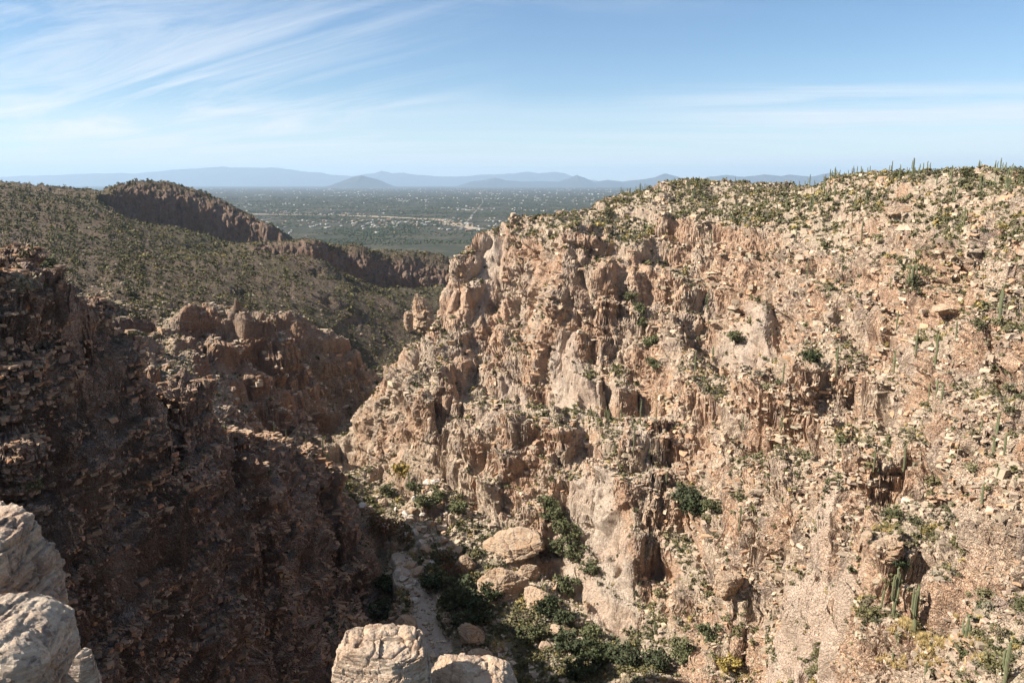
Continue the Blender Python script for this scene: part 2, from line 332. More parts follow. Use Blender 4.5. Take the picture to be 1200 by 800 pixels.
for it in range(4):
    new_ = []
    for r0_, r1_, L_ in CREST:
        for px_, py_ in L_:
            dx_ = P(px_, py_, 1.0)[0]; Ys = np.exp(np.linspace(math.log(r0_), math.log(r1_), 900)); zz, _ = height(Ys * dx_, Ys)
            k_ = int(np.argmax(zz / Ys)); dz_ = float(P(px_, py_, Ys[k_])[2] - zz[k_]); new_.append((math.atan2(dx_, 1), .5 * math.log((Ys[k_] * dx_) ** 2 + Ys[k_] ** 2), dz_))
    old_ = {}; LEV += [(a_, b_, c_ * .9) for a_, b_, c_ in new_] if not LEV else []
    if it:
        LEV = [(a_, b_, c_ + .9 * n_[2]) for (a_, b_, c_), n_ in zip(LEV, new_)]
    log('crest misfit m', round(float(np.mean([abs(q[2]) for q in new_])), 2))
# ------------------------------------------------------------------ ground grid (finer where the land is near or steep)
KS = 3 if QUICK else 1
ths = np.concatenate([np.arange(-70, -46, .8), np.arange(-46, -36.5, .25), np.arange(-36.5, 36.5, .052 * KS), np.arange(36.5, 46, .25), np.arange(46, 70.1, .8)]) * math.pi / 180
NT = len(ths); NRr = 1850 // KS
lr0, lr1 = math.log(9), math.log(3350)
def smooth2(dm, kk, kr):
    for ax, n_ in ((0, kk), (1, kr)):
        k = np.hanning(2 * n_ + 3)[1:-1]; k /= k.sum(); dm = np.apply_along_axis(lambda c: np.convolve(np.pad(c, n_, 'edge'), k, 'valid'), ax, dm)
    return dm
def resample(cth, LRc, dm, th_out, nr):
    cum = np.concatenate([np.zeros((len(cth), 1)), np.cumsum(dm, axis=1)], axis=1); cum /= cum[:, -1:]
    u = np.linspace(0, 1, nr); ri = np.stack([np.interp(u, cum[i], LRc[i]) for i in range(len(cth))])
    ti = np.interp(th_out, cth, np.arange(len(cth))); i0 = np.minimum(ti.astype(int), len(cth) - 2); ft = (ti - i0)[:, None]
    return ri[i0] * (1 - ft) + ri[i0 + 1] * ft
def metric(sv, LRc):
    ds = np.diff(sv, axis=1); return np.where(ds > 0, ds, -ds * .3) + .085 * np.diff(LRc, axis=1) * (1 - .6 * sstep(6.2, 7.5, LRc[:, 1:]))
cth = np.linspace(ths[0], ths[-1], 700); LRc = np.repeat(np.linspace(lr0, lr1, 900)[None], 700, 0)
cr = np.exp(LRc); cz, _ = height(cr * np.sin(cth)[:, None], cr * np.cos(cth)[:, None], False)
log('coarse')
cth2 = ths[::2]; LR2 = resample(cth, LRc, smooth2(metric(cz / cr, LRc), 5, 5), cth2, 1100)
cr = np.exp(LR2); Xc = (cr * np.sin(cth2)[:, None]).astype(f32); Yc = (cr * np.cos(cth2)[:, None]).astype(f32); Zc, Rc = height(Xc, Yc)
o_ = detail(Xc, Yc, Zc, Rc, 6); s2 = o_[2] / np.hypot(o_[0], o_[1]); Yl = np.log(np.hypot(o_[0], o_[1]))
LRf = resample(cth2, LR2, smooth2(metric(s2, LR2), 2, 1), ths, NRr)
log('pass 2')
rr = np.exp(LRf); X = (rr * np.sin(ths)[:, None]).astype(f32); Y = (rr * np.cos(ths)[:, None]).astype(f32)
Z, REG = height(X, Y)
log('height', X.shape)
X2, Y2, Z2, cliff, rock, hillw, flo, RR, massive, face = detail(X, Y, Z, REG, 16 // KS + 1)
log('displaced')
# sandy wash along the canyon bottom
wash = [hit(*q) for q in [(410,448),(398,470),(440,600),(470,648),(478,680),(498,704),(494,728),(514,752),(512,778),(530,830)]]
wash = np.array([w[:2] for w in wash])
wd = np.full(X.shape, 1e9, f32)
for i in range(3, len(wash) - 1):
    a, b = wash[i], wash[i + 1]; ab = b - a; t = np.clip(((X - a[0]) * ab[0] + (Y - a[1]) * ab[1]) / (ab @ ab), 0, 1)
    wd = np.minimum(wd, np.hypot(X - a[0] - t * ab[0], Y - a[1] - t * ab[1]))
wd += 1.6 * fbm(X / 9, Y / 9, 0 * X, 2, 61)
wd += 2.2 * np.clip(noise(X / 16, Y / 16, 0 * X, 64), -1, .6)
sand = 1 - sstep(3.6, 5.0, wd)
wz, _ = base(X, Y)
X2 = X2 * (1 - sand) + X * sand; Y2 = Y2 * (1 - sand) + Y * sand; Z2 = Z2 * (1 - sand) + (wz - .8 + .12 * fbm(X / 3, Y / 3, 0 * X, 2, 62)) * sand
# pale scree chute
ch = np.array([hit(*q)[:2] for q in [(728,462),(742,480),(752,500),(762,520)]]); cd = np.full(X.shape, 1e9, f32)
for i in range(3):
    a, b = ch[i], ch[i + 1]; ab = b - a; t = np.clip(((X - a[0]) * ab[0] + (Y - a[1]) * ab[1]) / (ab @ ab), 0, 1)
    cd = np.minimum(cd, np.hypot(X - a[0] - t * ab[0], Y - a[1] - t * ab[1]))
chute = 1 - sstep(1.2, 2.4, cd + .5 * fbm(X / 3, Y / 3, 0 * X, 2, 63))

fnx, fny, fnz = normals(X2, Y2, Z2)
orange = .95 * sstep(-.05, .35, fbm(X2 / 16, Y2 / 16, Z2 / 26, 3, 71) + .5 * (cliff - .6)) * cliff * (1 - .7 * REG[L])
dark = sstep(.1, .6, fbm(X2 / 8, Y2 / 8, Z2 / 30, 3, 72)) * cliff
soil = sstep(.45, .75, fnz) * (1 - cliff)

def world_noise(c): return c
# ------------------------------------------------------------------ object helpers
def mesh_obj(name, V, Fc, mat=None, parent=None, attrs=None, link=True, smooth=False):
    me = bpy.data.meshes.new(name); V = np.asarray(V, f32); Fc = np.asarray(Fc, np.int32); nf, kf = Fc.shape
    me.vertices.add(len(V)); me.vertices.foreach_set('co', V.ravel())
    me.loops.add(nf * kf); me.loops.foreach_set('vertex_index', Fc.ravel())
    me.polygons.add(nf); me.polygons.foreach_set('loop_start', np.arange(0, nf * kf, kf, dtype=np.int32)); me.polygons.foreach_set('loop_total', np.full(nf, kf, np.int32))
    me.update(calc_edges=True)
    me.polygons.foreach_set('use_smooth', np.full(nf, smooth, bool))
    for nm, a in (attrs or {}).items():
        at = me.attributes.new(nm, 'FLOAT_COLOR', 'POINT'); q = np.ones((len(V), 4), f32); q[:, :a.shape[1]] = a; at.data.foreach_set('color', q.ravel())
    if mat: me.materials.append(mat)
    o = bpy.data.objects.new(name, me)
    if link: C.objects.link(o)
    if parent: o.parent = parent
    return o
def tag(o, label=None, cat=None, group=None, kind=None):
    for k, v in (('label', label), ('category', cat), ('group', group), ('kind', kind)):
        if v: o[k] = v
    return o
class NT_:
    def __init__(s, name):
        s.m = bpy.data.materials.new(name); s.m.use_nodes = True; s.t = s.m.node_tree; s.b = s.t.nodes['Principled BSDF']; s.b.inputs['Roughness'].default_value = .95
        s.b.inputs['Specular IOR Level'].default_value = .15
    def n(s, ty, **kw):
        q = s.t.nodes.new(ty)
        for k, v in kw.items():
            if isinstance(v, (int, float, tuple)) and k.startswith('i_'): q.inputs[k[2:].replace('_', ' ')].default_value = v
            else: setattr(q, k, v)
        return q
    def l(s, a, b): s.t.links.new(a, b)
    def val(s, x, sock):
        if hasattr(x, 'links') or isinstance(x, bpy.types.NodeSocket): s.l(x, sock)
        else: sock.default_value = x
    def math(s, op, a, b=0.0, clamp=False):
        q = s.n('ShaderNodeMath', operation=op, use_clamp=clamp); s.val(a, q.inputs[0]); s.val(b, q.inputs[1]); return q.outputs[0]
    def mix(s, f, a, b, blend='MIX'):
        q = s.n('ShaderNodeMix', data_type='RGBA', blend_type=blend); s.val(f, q.inputs[0])
        for x, i in ((a, 6), (b, 7)): s.val(x if not isinstance(x, tuple) else tuple(x) + (1,) * (4 - len(x)), q.inputs[i])
        return q.outputs[2]
    def ramp(s, f, lo, hi):
        q = s.n('ShaderNodeMapRange', clamp=True); s.l(f, q.inputs[0]); q.inputs[1].default_value = lo; q.inputs[2].default_value = hi; return q.outputs[0]
    def noise(s, vec, scale, det=4, rough=.6, dist=0):
        q = s.n('ShaderNodeTexNoise'); s.l(vec, q.inputs['Vector']); q.inputs['Scale'].default_value = scale; q.inputs['Detail'].default_value = det
        q.inputs['Roughness'].default_value = rough; q.inputs['Distortion'].default_value = dist; return q.outputs[0]
    def scale(s, vec, v):
        q = s.n('ShaderNodeVectorMath', operation='MULTIPLY'); s.l(vec, q.inputs[0]); q.inputs[1].default_value = v; return q.outputs[0]
    def bump(s, h, st, dist, nrm=None):
        q = s.n('ShaderNodeBump'); s.l(h, q.inputs['Height']); q.inputs['Strength'].default_value = st; q.inputs['Distance'].default_value = dist
        if nrm: s.l(nrm, q.inputs['Normal'])
        return q.outputs[0]
def srgb(r, g, b):
    return tuple(((c / 255 + .055) / 1.055) ** 2.4 if c > 10 else c / 255 / 12.92 for c in (r, g, b))

def rock_material(name, base_a=(.44,.325,.225), base_b=(.62,.50,.38), ALB=1.25, org=(.50,.285,.165), ground_a=(.42,.33,.24), ground_b=(.30,.26,.17), sc=1.0):
    t = NT_(name); tc = t.n('ShaderNodeTexCoord').outputs['Object']
    at = t.n('ShaderNodeAttribute', attribute_name='mask'); sep = t.n('ShaderNodeSeparateColor'); t.l(at.outputs['Color'], sep.inputs[0])
    cl, orr, so = sep.outputs[0], sep.outputs[1], sep.outputs[2]
    at2 = t.n('ShaderNodeAttribute', attribute_name='mask2'); sep2 = t.n('ShaderNodeSeparateColor'); t.l(at2.outputs['Color'], sep2.inputs[0])
    sa, dk, ve = sep2.outputs[0], sep2.outputs[1], sep2.outputs[2]
    big = t.noise(tc, .035 * sc, 5, .6); med = t.noise(tc, .35 * sc, 6, .68); fine = t.noise(tc, 2.2 * sc, 5, .7)
    strat = t.noise(t.scale(tc, (.05 * sc, .05 * sc, .9 * sc)), 1.0, 5, .7, .3)
    streak = t.noise(t.scale(tc, (.35 * sc, .35 * sc, .05 * sc)), 1.0, 4, .6)
    c = t.mix(t.ramp(med, .35, .65), base_a, base_b)
    c = t.mix(t.math('MULTIPLY', t.ramp(strat, .5, .66), .6), c, (.33,.19,.125))
    c = t.mix(t.math('MULTIPLY', t.ramp(big, .42, .62), .25), c, (.52,.40,.31))
    pat = t.noise(tc, .12 * sc, 5, .65, .4)
    c = t.mix(t.math('MULTIPLY', t.ramp(pat, .5, .60), .75), c, (.27,.205,.165))
    c = t.mix(t.math('MULTIPLY', orr, t.ramp(fine, .1, .8)), c, org)
    c = t.mix(t.math('MULTIPLY', t.math('MULTIPLY', dk, t.ramp(streak, .45, .62)), .75), c, (.115,.08,.065))
    c = t.mix(t.math('MULTIPLY', t.ramp(fine, .56, .72), .5), c, (.17,.13,.11))
    c = t.mix(t.math('MULTIPLY', t.ramp(t.noise(tc, 5.0 * sc, 3, .6), .6, .7), .5), c, (.66,.60,.52))
    m2 = t.noise(tc, .95 * sc, 4, .75)
    c = t.mix(t.math('MULTIPLY', t.ramp(m2, .56, .68), .5), c, (.24,.17,.13)); c = t.mix(t.math('MULTIPLY', t.ramp(m2, .46, .34), .5), c, (.66,.56,.45))
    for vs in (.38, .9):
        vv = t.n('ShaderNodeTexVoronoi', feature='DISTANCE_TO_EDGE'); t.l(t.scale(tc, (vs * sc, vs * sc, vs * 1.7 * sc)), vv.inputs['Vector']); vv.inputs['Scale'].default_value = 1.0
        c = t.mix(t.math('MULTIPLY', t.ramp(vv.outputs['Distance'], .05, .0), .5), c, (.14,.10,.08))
    g = t.mix(t.ramp(med, .4, .6), ground_a, ground_b); g = t.mix(t.ramp(fine, .5, .66), g, (.50,.41,.33))
    c = t.mix(t.math('MULTIPLY', so, t.ramp(fine, .85, .4)), c, g)
    c = t.mix(ve, c, t.mix(t.ramp(fine, .42, .6), (.075,.085,.04), (.20,.17,.09)))
    sandc = t.mix(t.ramp(fine, .35, .7), (.55,.46,.38), (.42,.34,.27))
    c = t.mix(sa, c, sandc); c = t.mix(1.0, c, (ALB, ALB, ALB), 'MULTIPLY')
    t.l(c, t.b.inputs['Base Color'])
    v = t.n('ShaderNodeTexVoronoi', feature='DISTANCE_TO_EDGE'); t.l(t.scale(tc, (1.1 * sc, 1.1 * sc, 2.2 * sc)), v.inputs['Vector']); v.inputs['Scale'].default_value = 1.0
    h = t.math('ADD', t.math('MULTIPLY', t.ramp(v.outputs['Distance'], 0, .09), .35), t.math('ADD', t.math('MULTIPLY', fine, 1.1), t.math('MULTIPLY', med, 1.2)))
    t.l(t.bump(t.math('ADD', h, t.math('MULTIPLY', m2, 1.6)), 1.0, .75 / sc), t.b.inputs['Normal'])
    return t.m
MR = rock_material('canyon_rock'); ML = rock_material('shaded_varnish_rock', base_a=(.42,.265,.19), base_b=(.58,.43,.34), ALB=.86); MK = rock_material('red_rock', base_a=(.42,.27,.18), base_b=(.55,.40,.28), org=(.46,.22,.11), ALB=.86)  # left wall rock: varnish tone, with the wall's shade also painted in as darker colour
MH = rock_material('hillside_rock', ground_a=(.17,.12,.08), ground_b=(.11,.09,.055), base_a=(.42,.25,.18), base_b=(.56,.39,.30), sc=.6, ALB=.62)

vegm = (REG[H] * sstep(-.1, .5, fbm(X2 / 60, Y2 / 60, 0 * X, 4, 77)) * .6 + REG[G] * .5 * (1 - cliff)) * (1 - cliff)
vegm = vegm + flo * .5 * (1 - sand)
masks = np.stack([cliff, orange, np.clip(soil, 0, 1)], -1).reshape(-1, 3); masks2 = np.stack([np.clip(sand + chute + .55 * face * REG[R], 0, 1), dark * (1 - face), np.clip(vegm, 0, 1)], -1).reshape(-1, 3)
VX = np.stack([X2, Y2, Z2], -1).reshape(-1, 3)
idx = np.arange(NT * NRr, dtype=np.int32).reshape(NT, NRr)
quads = np.stack([idx[:-1, :-1], idx[:-1, 1:], idx[1:, 1:], idx[1:, :-1]], -1).reshape(-1, 4)
regid = np.argmax(REG, 0)[:-1, :-1].ravel(); regid[(sand[:-1, :-1].ravel() > .5)] = 9
def part_mesh(name, sel, mat, label, cat):
    q = quads[sel]; used = np.zeros(len(VX), bool); used[q.ravel()] = True; mp = np.cumsum(used) - 1
    o = mesh_obj(name, VX[used], mp[q], mat, attrs={'mask': masks[used], 'mask2': masks2[used]}, smooth=False)
    return tag(o, label, cat, kind='structure')
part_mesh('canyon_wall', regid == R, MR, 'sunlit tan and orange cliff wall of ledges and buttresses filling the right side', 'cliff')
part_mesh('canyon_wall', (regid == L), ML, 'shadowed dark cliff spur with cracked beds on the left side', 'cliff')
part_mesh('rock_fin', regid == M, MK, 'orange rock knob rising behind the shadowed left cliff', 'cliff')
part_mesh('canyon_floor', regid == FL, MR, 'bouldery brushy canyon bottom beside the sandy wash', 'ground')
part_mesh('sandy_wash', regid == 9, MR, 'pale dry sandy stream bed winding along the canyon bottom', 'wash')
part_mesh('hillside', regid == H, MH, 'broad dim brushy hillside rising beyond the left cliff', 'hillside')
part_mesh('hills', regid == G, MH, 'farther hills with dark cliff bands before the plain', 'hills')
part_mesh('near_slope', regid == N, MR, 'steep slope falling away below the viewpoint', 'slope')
log('terrain meshes')

# ------------------------------------------------------------------ camera, light, sky
cam = bpy.data.cameras.new('camera'); cam.sensor_width = 36; cam.lens = F / 1200 * 36; cam.clip_start = .1; cam.clip_end = 300000
co = bpy.data.objects.new('camera', cam); C.objects.link(co); co.rotation_euler = (math.pi / 2 - PITCH, 0, 0); bpy.context.scene.camera = co
SUN_DIR = (-.97, -.16); EL = math.radians(38)
l_ = math.hypot(*SUN_DIR); sd = (SUN_DIR[0] / l_ * math.cos(EL), SUN_DIR[1] / l_ * math.cos(EL), math.sin(EL))
from mathutils import Vector, Matrix
sun = bpy.data.lights.new('sun', 'SUN'); sun.energy = 5.0; sun.angle = math.radians(.5); sun.color = (1, .93, .82)
so_ = bpy.data.objects.new('sun', sun); C.objects.link(so_); so_.rotation_euler = Vector(sd).to_track_quat('Z', 'Y').to_euler()
w = bpy.data.worlds.new('World'); bpy.context.scene.world = w; w.use_nodes = True; nt = w.node_tree
sky = nt.nodes.new('ShaderNodeTexSky'); sky.sky_type = 'NISHITA'; sky.sun_disc = False; sky.sun_elevation = EL; sky.sun_rotation = math.atan2(sd[0], sd[1])
sky.air_density = 1.0; sky.dust_density = .05; sky.ozone_density = 1.8; sky.altitude = 1200
bg = nt.nodes['Background']; bg.inputs[1].default_value = .061
class WT(NT_):
    def __init__(s): s.t = nt
q = WT(); gen = nt.nodes.new('ShaderNodeTexCoord').outputs['Generated']
sx = nt.nodes.new('ShaderNodeSeparateXYZ'); nt.links.new(gen, sx.inputs[0])
zz = q.math('ADD', q.math('MAXIMUM', sx.outputs[2], 0.0), .045)
cx = nt.nodes.new('ShaderNodeCombineXYZ'); nt.links.new(q.math('DIVIDE', sx.outputs[0], zz), cx.inputs[0]); nt.links.new(q.math('DIVIDE', sx.outputs[1], zz), cx.inputs[1])
cv = cx.outputs[0]
def rotscale(vec, ang, sc, off=(0, 0, 0)):
    r_ = nt.nodes.new('ShaderNodeMapping'); r_.inputs['Rotation'].default_value = (0, 0, ang); nt.links.new(vec, r_.inputs[0])
    m = nt.nodes.new('ShaderNodeMapping'); m.inputs['Scale'].default_value = sc; m.inputs['Location'].default_value = off
    nt.links.new(r_.outputs[0], m.inputs[0]); return m.outputs[0]
def cloud(ang, sc, off, lo, hi, det=9, rough=.6, dist=.8): return q.ramp(q.noise(rotscale(cv, ang, sc, off), 1.0, det, rough, dist), lo, hi)
azim = q.math('DIVIDE', sx.outputs[0], q.math('MAXIMUM', sx.outputs[1], .05))
elev = q.math('DIVIDE', sx.outputs[2], q.math('MAXIMUM', sx.outputs[1], .05))
wis = cloud(math.radians(42), (.22, .85, 1), (1.3, .4, 0), .43, .66, 10, .66, 1.3)
wis2 = cloud(math.radians(-15), (.4, 1.3, 1), (7.3, 2.4, 0), .47, .72)
left = q.ramp(azim, .02, -.45)
mid = q.ramp(elev, .02, .09); 
cl = q.math('MULTIPLY', q.math('MULTIPLY', wis, left), 1.0)
cl = q.math('ADD', cl, q.math('MULTIPLY', q.math('MULTIPLY', wis2, q.ramp(elev, .20, .27)), .7))
rb = q.math('MULTIPLY', q.math('MULTIPLY', q.ramp(elev, .135, .10), q.ramp(elev, .05, .075)), q.ramp(azim, .12, .40))
cl = q.math('ADD', cl, q.math('MULTIPLY', rb, cloud(math.radians(8), (.16, .7, 1), (2.2, 5.4, 0), .38, .60, 10, .66, 1.2)))
band = q.math('MULTIPLY', q.ramp(elev, .115, .035), cloud(0, (.10, .35, 1), (3.0, 0, 0), .34, .66, 9, .66, 1.0))
cl = q.math('ADD', q.math('MULTIPLY', cl, .85), q.math('MULTIPLY', band, .85), True)
CLOUD = (7.3, 7.4, 7.65)
hs_ = nt.nodes.new('ShaderNodeHueSaturation'); hs_.inputs['Saturation'].default_value = 1.15; nt.links.new(sky.outputs[0], hs_.inputs['Color'])
mixc = q.mix(cl, hs_.outputs[0], CLOUD)
nt.links.new(mixc, bg.inputs[0])
# ------------------------------------------------------------------ plain, mountains, air
ZP = -262.0
def flat_material(name, cols, sc):
    t = NT_(name); tc = t.n('ShaderNodeTexCoord').outputs['Object']
    a = t.noise(tc, 1 / 2600 * sc, 5, .6); b = t.noise(tc, 1 / 300 * sc, 5, .65); c_ = t.noise(tc, 1 / 40 * sc, 4, .7)
    c = t.mix(t.ramp(a, .4, .6), cols[0], cols[1]); c = t.mix(t.math('MULTIPLY', t.ramp(b, .45, .62), .7), c, cols[2]); c = t.mix(t.math('MULTIPLY', t.ramp(c_, .48, .6), .8), c, cols[3])
    t.l(c, t.b.inputs['Base Color']); return t.m
MP = flat_material('plain_ground', ((.050,.052,.036), (.034,.038,.032), (.10,.085,.06), (.020,.026,.018)), 1)
g = np.concatenate([-np.geomspace(130000, 900, 40), [0], np.geomspace(900, 130000, 40)])
gx, gy = np.meshgrid(g, g, indexing='ij'); gi = np.arange(81 * 81).reshape(81, 81)
tag(mesh_obj('plain', np.stack([gx, gy, np.full(gx.shape, ZP)], -1).reshape(-1, 3), np.stack([gi[:-1, :-1], gi[1:, :-1], gi[1:, 1:], gi[:-1, 1:]], -1).reshape(-1, 4), MP),
    'wide flat desert plain covered by a scattered city', 'plain', kind='structure')
MM = flat_material('mountain_rock', ((.055,.05,.045), (.04,.04,.038), (.07,.06,.05), (.03,.03,.03)), 1)
def range_(name, D, depth, sil, seed, label, lo=-.9, hi=1.1):
    sil = np.array(sil, float); pxs = np.arange(sil[0, 0], sil[-1, 0] + .1, 1.0); pys = np.interp(pxs, sil[:, 0], sil[:, 1])
    v = (400 - pys) / F; el = (-SP + v * CP) / (CP + v * SP); xx = (pxs - 600) / F / (CP + v * SP) * D
    edge = sstep(0, 25, pxs - pxs[0]) * (1 - sstep(pxs[-1] - 25, pxs[-1], pxs)) if True else 1
    hgt = np.maximum(el * D - ZP, 30) * edge
    hgt = hgt * (1 + .07 * fbm(xx / 2600, 0 * xx, 0 * xx, 3, seed + 5))
    tt = np.linspace(-1, 1, 70); XX = np.repeat(xx[:, None], 70, 1); YY = D + tt[None] * depth + 0 * XX
    prof = np.clip(1 - np.abs(tt) ** .85, 0, 1)[None]
    n1 = fbm(XX / 1800, YY / 1800, 0 * XX, 4, seed)
    ZZ = ZP - 20 + hgt[:, None] * prof * (1 + .45 * n1 * (1 - prof)) + 40 * n1 * prof * edge[:, None] + 20 * prof
    q_ = np.arange(XX.size).reshape(XX.shape)
    tag(mesh_obj(name, np.stack([XX, YY, ZZ], -1).reshape(-1, 3), np.stack([q_[:-1, :-1], q_[1:, :-1], q_[1:, 1:], q_[:-1, 1:]], -1).reshape(-1, 4), MM), label, 'mountains', kind='structure')
range_('far_mountains', 98000, 9000, [(-120,212),(-40,209),(0,207),(60,205),(105,203),(160,203),(195,199),(225,197),(262,195),(290,196),(318,196),(345,199),(385,204),(410,206),(438,203),(447,199),(460,203),(474,202),(490,205),(520,207),(548,206),(575,204),(600,203),(617,201),(632,203),(650,201),(662,203),(680,210),(720,212)], 81, 'faint pale blue mountain range along the horizon')
range_('mountains', 62000, 5500, [(530,214),(548,212),(566,211),(580,208),(592,211),(610,213),(655,212),(668,208),(676,205),(686,209),(696,213),(712,211),(730,213),(752,210),(768,207),(780,203),(792,206),(806,210),(822,212),(828,207),(850,205),(872,207),(895,204),(915,206),(925,204),(950,207),(966,203),(976,201),(988,206),(1010,210),(1100,212),(1300,210)], 82, 'darker blue pointed mountains at the edge of the plain')
range_('lone_hill', 52000, 2500, [(375,216),(398,213),(412,208),(424,205),(436,208),(452,213),(470,216)], 83, 'small flat blue hill standing alone on the plain')
hz = NT_('haze_air'); hz.t.nodes.remove(hz.b); vo = hz.n('ShaderNodeVolumePrincipled'); vo.inputs['Density'].default_value = 1.6e-5; vo.inputs['Color'].default_value = (.56, .77, 1, 1); vo.inputs['Anisotropy'].default_value = .1
hz.l(vo.outputs[0], [q_ for q_ in hz.t.nodes if q_.type == 'OUTPUT_MATERIAL'][0].inputs['Volume'])
B = 128000
hv = [(x, y, z) for x in (-B, B) for y in (-B, B) for z in (-300, 2300)]
tag(mesh_obj('haze', hv, [(0,1,3,2),(4,6,7,5),(0,4,5,1),(2,3,7,6),(0,2,6,4),(1,5,7,3)], hz.m), 'thin blue desert haze over the plain', 'haze', kind='stuff')

# ------------------------------------------------------------------ scatter helpers
def ico(sub):
    import bmesh
    bm = bmesh.new(); bmesh.ops.create_icosphere(bm, subdivisions=sub, radius=1)
    V = np.array([v.co[:] for v in bm.verts]); Fc = np.array([[v.index for v in f.verts] for f in bm.faces]); bm.free(); return V, Fc
def rock_shape(sub, seed):
    r_ = np.random.default_rng(seed); V, Fc = ico(sub)
    for k in range(9):                     # cut flat facets
        d = r_.normal(size=3); d /= np.linalg.norm(d); h = r_.uniform(.45, .8); t = V @ d - h
        V = V - np.maximum(t, 0)[:, None] * d
    V = V * np.array([1, r_.uniform(.65, .95), r_.uniform(.5, .8)])
    if sub > 1: V = V + .05 * np.stack([fbm(*(V.T * 2.5 + k * 7), 2, seed) for k in range(3)], -1)
    return V, Fc
def shrub_shape(nleaf, seed, leaf=.16, up=.55, tall=.85):
    r_ = np.random.default_rng(seed)
    cl_ = r_.normal(size=(max(3, nleaf // 12), 3)); cl_ /= np.linalg.norm(cl_, axis=1)[:, None]; cl_ *= r_.uniform(.35, .75, (len(cl_), 1)); cl_[:, 2] = np.abs(cl_[:, 2]) * tall + .15
    c = cl_[r_.integers(0, len(cl_), nleaf)] + r_.normal(size=(nleaf, 3)) * .19; c[:, 2] = np.abs(c[:, 2])
    a = r_.normal(size=(nleaf, 3)); a /= np.linalg.norm(a, axis=1)[:, None]; b = np.cross(a, r_.normal(size=(nleaf, 3))); b /= np.linalg.norm(b, axis=1)[:, None]
    s_ = leaf * r_.uniform(.6, 1.4, (nleaf, 1))
    V = np.stack([c + a * s_, c - a * s_ * .5 + b * s_ * .8, c - a * s_ * .5 - b * s_ * .8], 1).reshape(-1, 3)
    Fc = np.arange(nleaf * 3).reshape(-1, 3)
    stems = []; sf = []
    for k in range(4):
        e = cl_[k % len(cl_)]; o_ = len(V) + len(stems) * 1
        w_ = .03; base_ = len(V) + len(stems)
        stems += [np.array([-w_, 0, -.1]), np.array([w_, 0, -.1]), np.array([0, w_, -.1]), e]
        sf += [(base_, base_ + 1, base_ + 3), (base_ + 1, base_ + 2, base_ + 3), (base_ + 2, base_, base_ + 3)]
    return np.concatenate([V, stems]), np.concatenate([Fc, sf])
def merge(shapes, pos, size, yaw, pick, tint=None, zs_=None):
    Vs, Fs, Ts = [], [], []; off = 0
    for k, (V, Fc) in enumerate(shapes):
        i = np.where(pick == k)[0]
        if not len(i): continue
        c, s_ = np.cos(yaw[i])[:, None], np.sin(yaw[i])[:, None]; sz = size[i][:, None]; zsc = sz if zs_ is None else zs_[i][:, None]
        W_ = np.stack([(V[:, 0] * c - V[:, 1] * s_) * sz, (V[:, 0] * s_ + V[:, 1] * c) * sz, V[:, 2][None] * zsc], -1) + pos[i][:, None]
        Vs.append(W_.reshape(-1, 3)); Fs.append((Fc[None] + (np.arange(len(i)) * len(V))[:, None, None] + off).reshape(-1, 3)); off += len(i) * len(V)
        if tint is not None: Ts.append(np.repeat(tint[i], len(V), 0))
    return np.concatenate(Vs), np.concatenate(Fs), (np.concatenate(Ts) if tint is not None else None)
# where things can stand
ddx = np.linalg.norm(np.stack([np.gradient(X2, axis=0), np.gradient(Y2, axis=0)], -1), axis=-1); ddy = np.linalg.norm(np.stack([np.gradient(X2, axis=1), np.gradient(Y2, axis=1)], -1), axis=-1)
area = np.clip(ddx * ddy, 0, 60)
PX, PY, PD = project(X2, Y2, Z2)
vis_in = (PX > -60) & (PX < 1260) & (PY > 120) & (PY < 860)
ZB = np.full((260, 360), 1e9, f32)
def cell(px, py): return np.clip((np.asarray(py) / 4 + 30).astype(int), 0, 259), np.clip((np.asarray(px) / 4 + 30).astype(int), 0, 359)
iy_, ix_ = cell(PX.ravel(), PY.ravel()); np.minimum.at(ZB, (iy_, ix_), PD.ravel())
def visible(p, up=1.0):
    px, py, d = project(p[:, 0], p[:, 1], p[:, 2] + up); a, b = cell(px, py)
    return (px > 0) & (px < 1200) & (py > 0) & (py < 800) & (d < ZB[a, b] * 1.05 + 3), px, py, d
def scatter(count, dens, rmin=40, rmax=3000, halo=True):
    wgt = (area * dens * vis_in * (RR > rmin) * (RR < rmax)).ravel(); cs = np.cumsum(wgt, dtype=np.float64)
    i = np.searchsorted(cs, rng.uniform(0, cs[-1], count)); i = np.unique(np.clip(i, 0, len(cs) - 1)); rng.shuffle(i)
    return i, VX[i].copy()
def near_px(px, py, up=0.0):              # land seen along a sight line
    d2 = (PX - px) ** 2 + (PY - py) ** 2; m = np.where(d2.ravel() < 6)[0]
    if not len(m): m = [int(np.argmin(d2))]
    return int(m[np.argmin(PD.ravel()[m])])
snx, sny, snz = blur(fnx.astype(f32), 5), blur(fny.astype(f32), 5), blur(fnz.astype(f32), 5)
flat = sstep(.50, .72, snz) * (1 - cliff) * (1 - sand)
patchy = .25 + .75 * sstep(-.2, .35, fbm(X2 / 22, Y2 / 22, 0 * X, 3, 91))
R1 = REG.reshape(NR, -1)
def tint_mat(name, rough=.9, dark=.0, var=.3):
    t = NT_(name); at = t.n('ShaderNodeAttribute', attribute_name='tint'); tc = t.n('ShaderNodeTexCoord').outputs['Object']
    nn = t.noise(tc, 1.3, 4, .7); c = t.mix(t.math('MULTIPLY', t.ramp(nn, .35, .7), var), at.outputs['Color'], (.30,.24,.18)); t.l(c, t.b.inputs['Base Color']); t.b.inputs['Roughness'].default_value = rough; return t
TL = tint_mat('shrub_leaf', var=.0).m
